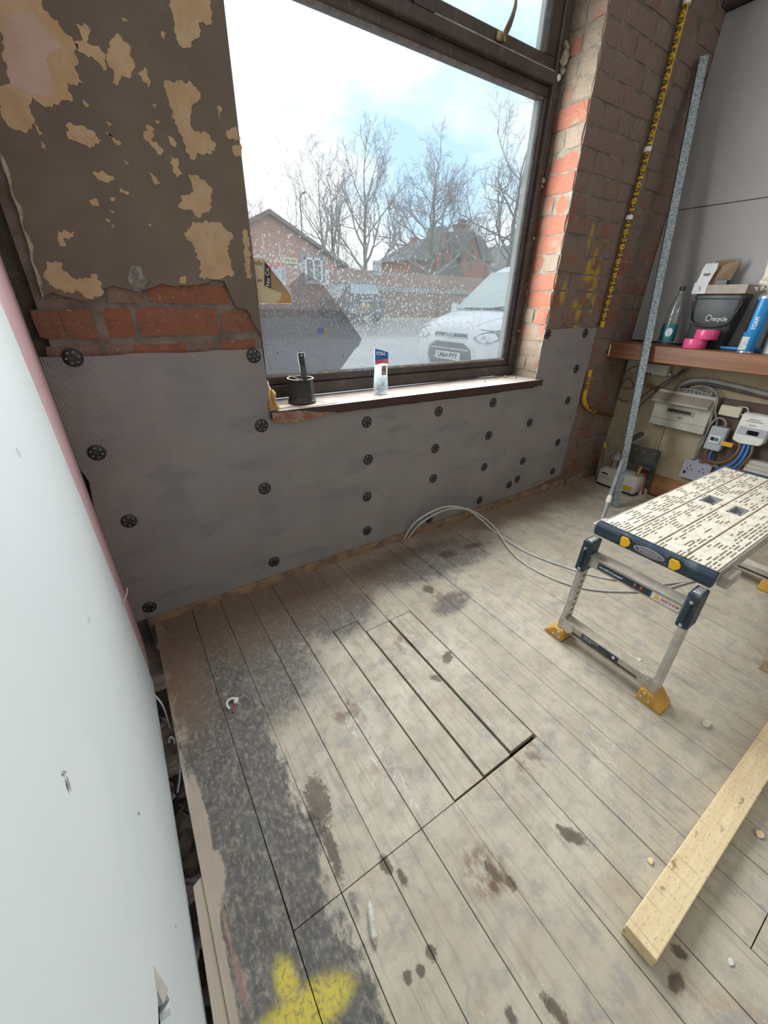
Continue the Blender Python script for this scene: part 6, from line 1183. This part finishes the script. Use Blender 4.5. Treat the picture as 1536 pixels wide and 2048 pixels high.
# ---- bare trees
m_bark = mat('grey_bark', (.20, .19, .165), (.26, .25, .215), 3, .9); m_ivy = mat('ivy_bark', (.13, .17, .085), (.19, .21, .12), 4, .9); m_twig = mat('twig_bark', (.30, .29, .28), (.34, .33, .31), 3, .9)
def make_tree(seed, H, tr, spread, up, first, levels=5, nl1=9, lean=(0, 0), dens=(4, 4, 3, 3, 3)):
    r = random.Random(seed); trunk = MB(); br = MB()
    P = [Vector((0, 0, 0))]; n = 9
    for k in range(1, n + 1): P.append(Vector((lean[0] * H * (k / n) + r.uniform(-.03, .03) * H * .2, lean[1] * H * k / n + r.uniform(-.03, .03) * H * .2, H * .72 * k / n)))
    RR = [tr * (1.25 if k == 0 else 1 - .80 * k / n) for k in range(n + 1)]
    trunk.tube(P, RR, 7)
    def at(u):
        f_ = u * n; i = min(n - 1, int(f_)); return P[i].lerp(P[i + 1], f_ - i), RR[i] + (RR[i + 1] - RR[i]) * (f_ - i)
    def grow(p, d, L, rad, lev):
        seg = 4 if lev <= 2 else 3; pts = [p]; q = p; dd = d.normalized()
        for k in range(seg):
            dd = (dd + Vector((r.uniform(-1, 1), r.uniform(-1, 1), r.uniform(-.6, .9))) * (.16 + .04 * lev) + Vector((0, 0, up * .12))).normalized()
            q = q + dd * (L / seg); pts.append(q)
        br.tube(pts, [max(.0052, rad * (1 - .62 * k / seg)) for k in range(seg + 1)], 4 if lev <= 2 else 3, caps=False)
        if lev >= levels: return
        nc = dens[lev - 1]
        for c_ in range(nc):
            u = .30 + .70 * (c_ + r.random() * .7) / nc; u = min(u, .99); f_ = u * seg; i = min(seg - 1, int(f_)); b0 = pts[i].lerp(pts[i + 1], f_ - i)
            ax = (pts[i + 1] - pts[i]).normalized(); rv = Vector((r.uniform(-1, 1), r.uniform(-1, 1), r.uniform(-.5, .8))); rv = (rv - ax * rv.dot(ax)).normalized()
            grow(b0, ax * r.uniform(.5, .85) + rv * r.uniform(.6, .95), L * r.uniform(.42, .62), rad * .50, lev + 1)
        
    for k in range(nl1):
        u = first + (1 - first) * (k + .3 * r.random()) / nl1; p, rad = at(min(u, .99)); a = k * 2.4 + r.uniform(-.5, .5); hgt = (u - first) / (1 - first)
        d = Vector((cos(a) * spread, sin(a) * spread, .30 + up * .55 + hgt * .5)); grow(p, d, H * (.40 - .16 * hgt) * r.uniform(.85, 1.15), rad * .62, 1)
    grow(P[-1], Vector((0, 0, 1)), H * .28, RR[-1], 1)
    return trunk, br
def plant(x, y, seed, H, tr, spread, up, first, label, ivy=0, lean=(0, 0), levels=5, nl1=9, dens=(4, 4, 3, 3, 3)):
    z = gz(y) - .05; tk, bb = make_tree(seed, H, tr, spread, up, first, levels, nl1, lean, dens)
    o = thing('bare_tree', (x, y, z), label, 'tree', 'bare winter trees across the road')
    for m_ in (tk, bb): m_.v = [(v[0] + x, v[1] + y, v[2] + z) for v in m_.v]
    tk.build('trunk', m_ivy if ivy else m_bark, o, True); bb.build('branches', m_twig, o)
plant(11.5, 22.6, 3, 7.2, .15, 1.15, .7, .34, 'slender bare tree behind the bungalow eaves', 0, (-.02, 0), nl1=7, dens=(4, 3, 3, 3, 3))
plant(12.75, 23.9, 8, 7.0, .20, .65, .8, .42, 'ivy clad bare tree next to the bungalow roof end', 1, nl1=6, dens=(4, 3, 3, 2, 2))
plant(14.45, 23.0, 14, 8.6, .19, 1.05, .95, .30, 'tallest bare tree, forked, between bungalow and red house', 0, (.0, 0), nl1=11)
plant(19.7, 23.2, 21, 8.9, .25, 1.6, .5, .34, 'broad spreading bare tree before the red house', 1, (-.005, 0), nl1=15, dens=(5, 4, 4, 3, 3))
plant(27.6, 23.4, 33, 12.4, .30, 1.6, .45, .25, 'large bare tree partly hidden by the window frame', 0, (-.01, 0), nl1=15, dens=(5, 4, 4, 3, 3))
plant(8.1, 24.5, 41, 5.4, .12, .8, .7, .30, 'small bare tree behind the bungalow gable', 0, levels=4)
plant(19.6, 35.5, 52, 5.6, .12, 1.0, .6, .2, 'small bushy bare tree beside the red house wing', 0, levels=5)
plant(16.6, 36, 57, 5.2, .11, 1.0, .6, .2, 'low bare tree beyond the rear garden wall', 0, levels=4)
plant(39.8, 40, 63, 9.0, .16, .8, .8, .25, 'distant bare tree right of the red house', 0, levels=4)
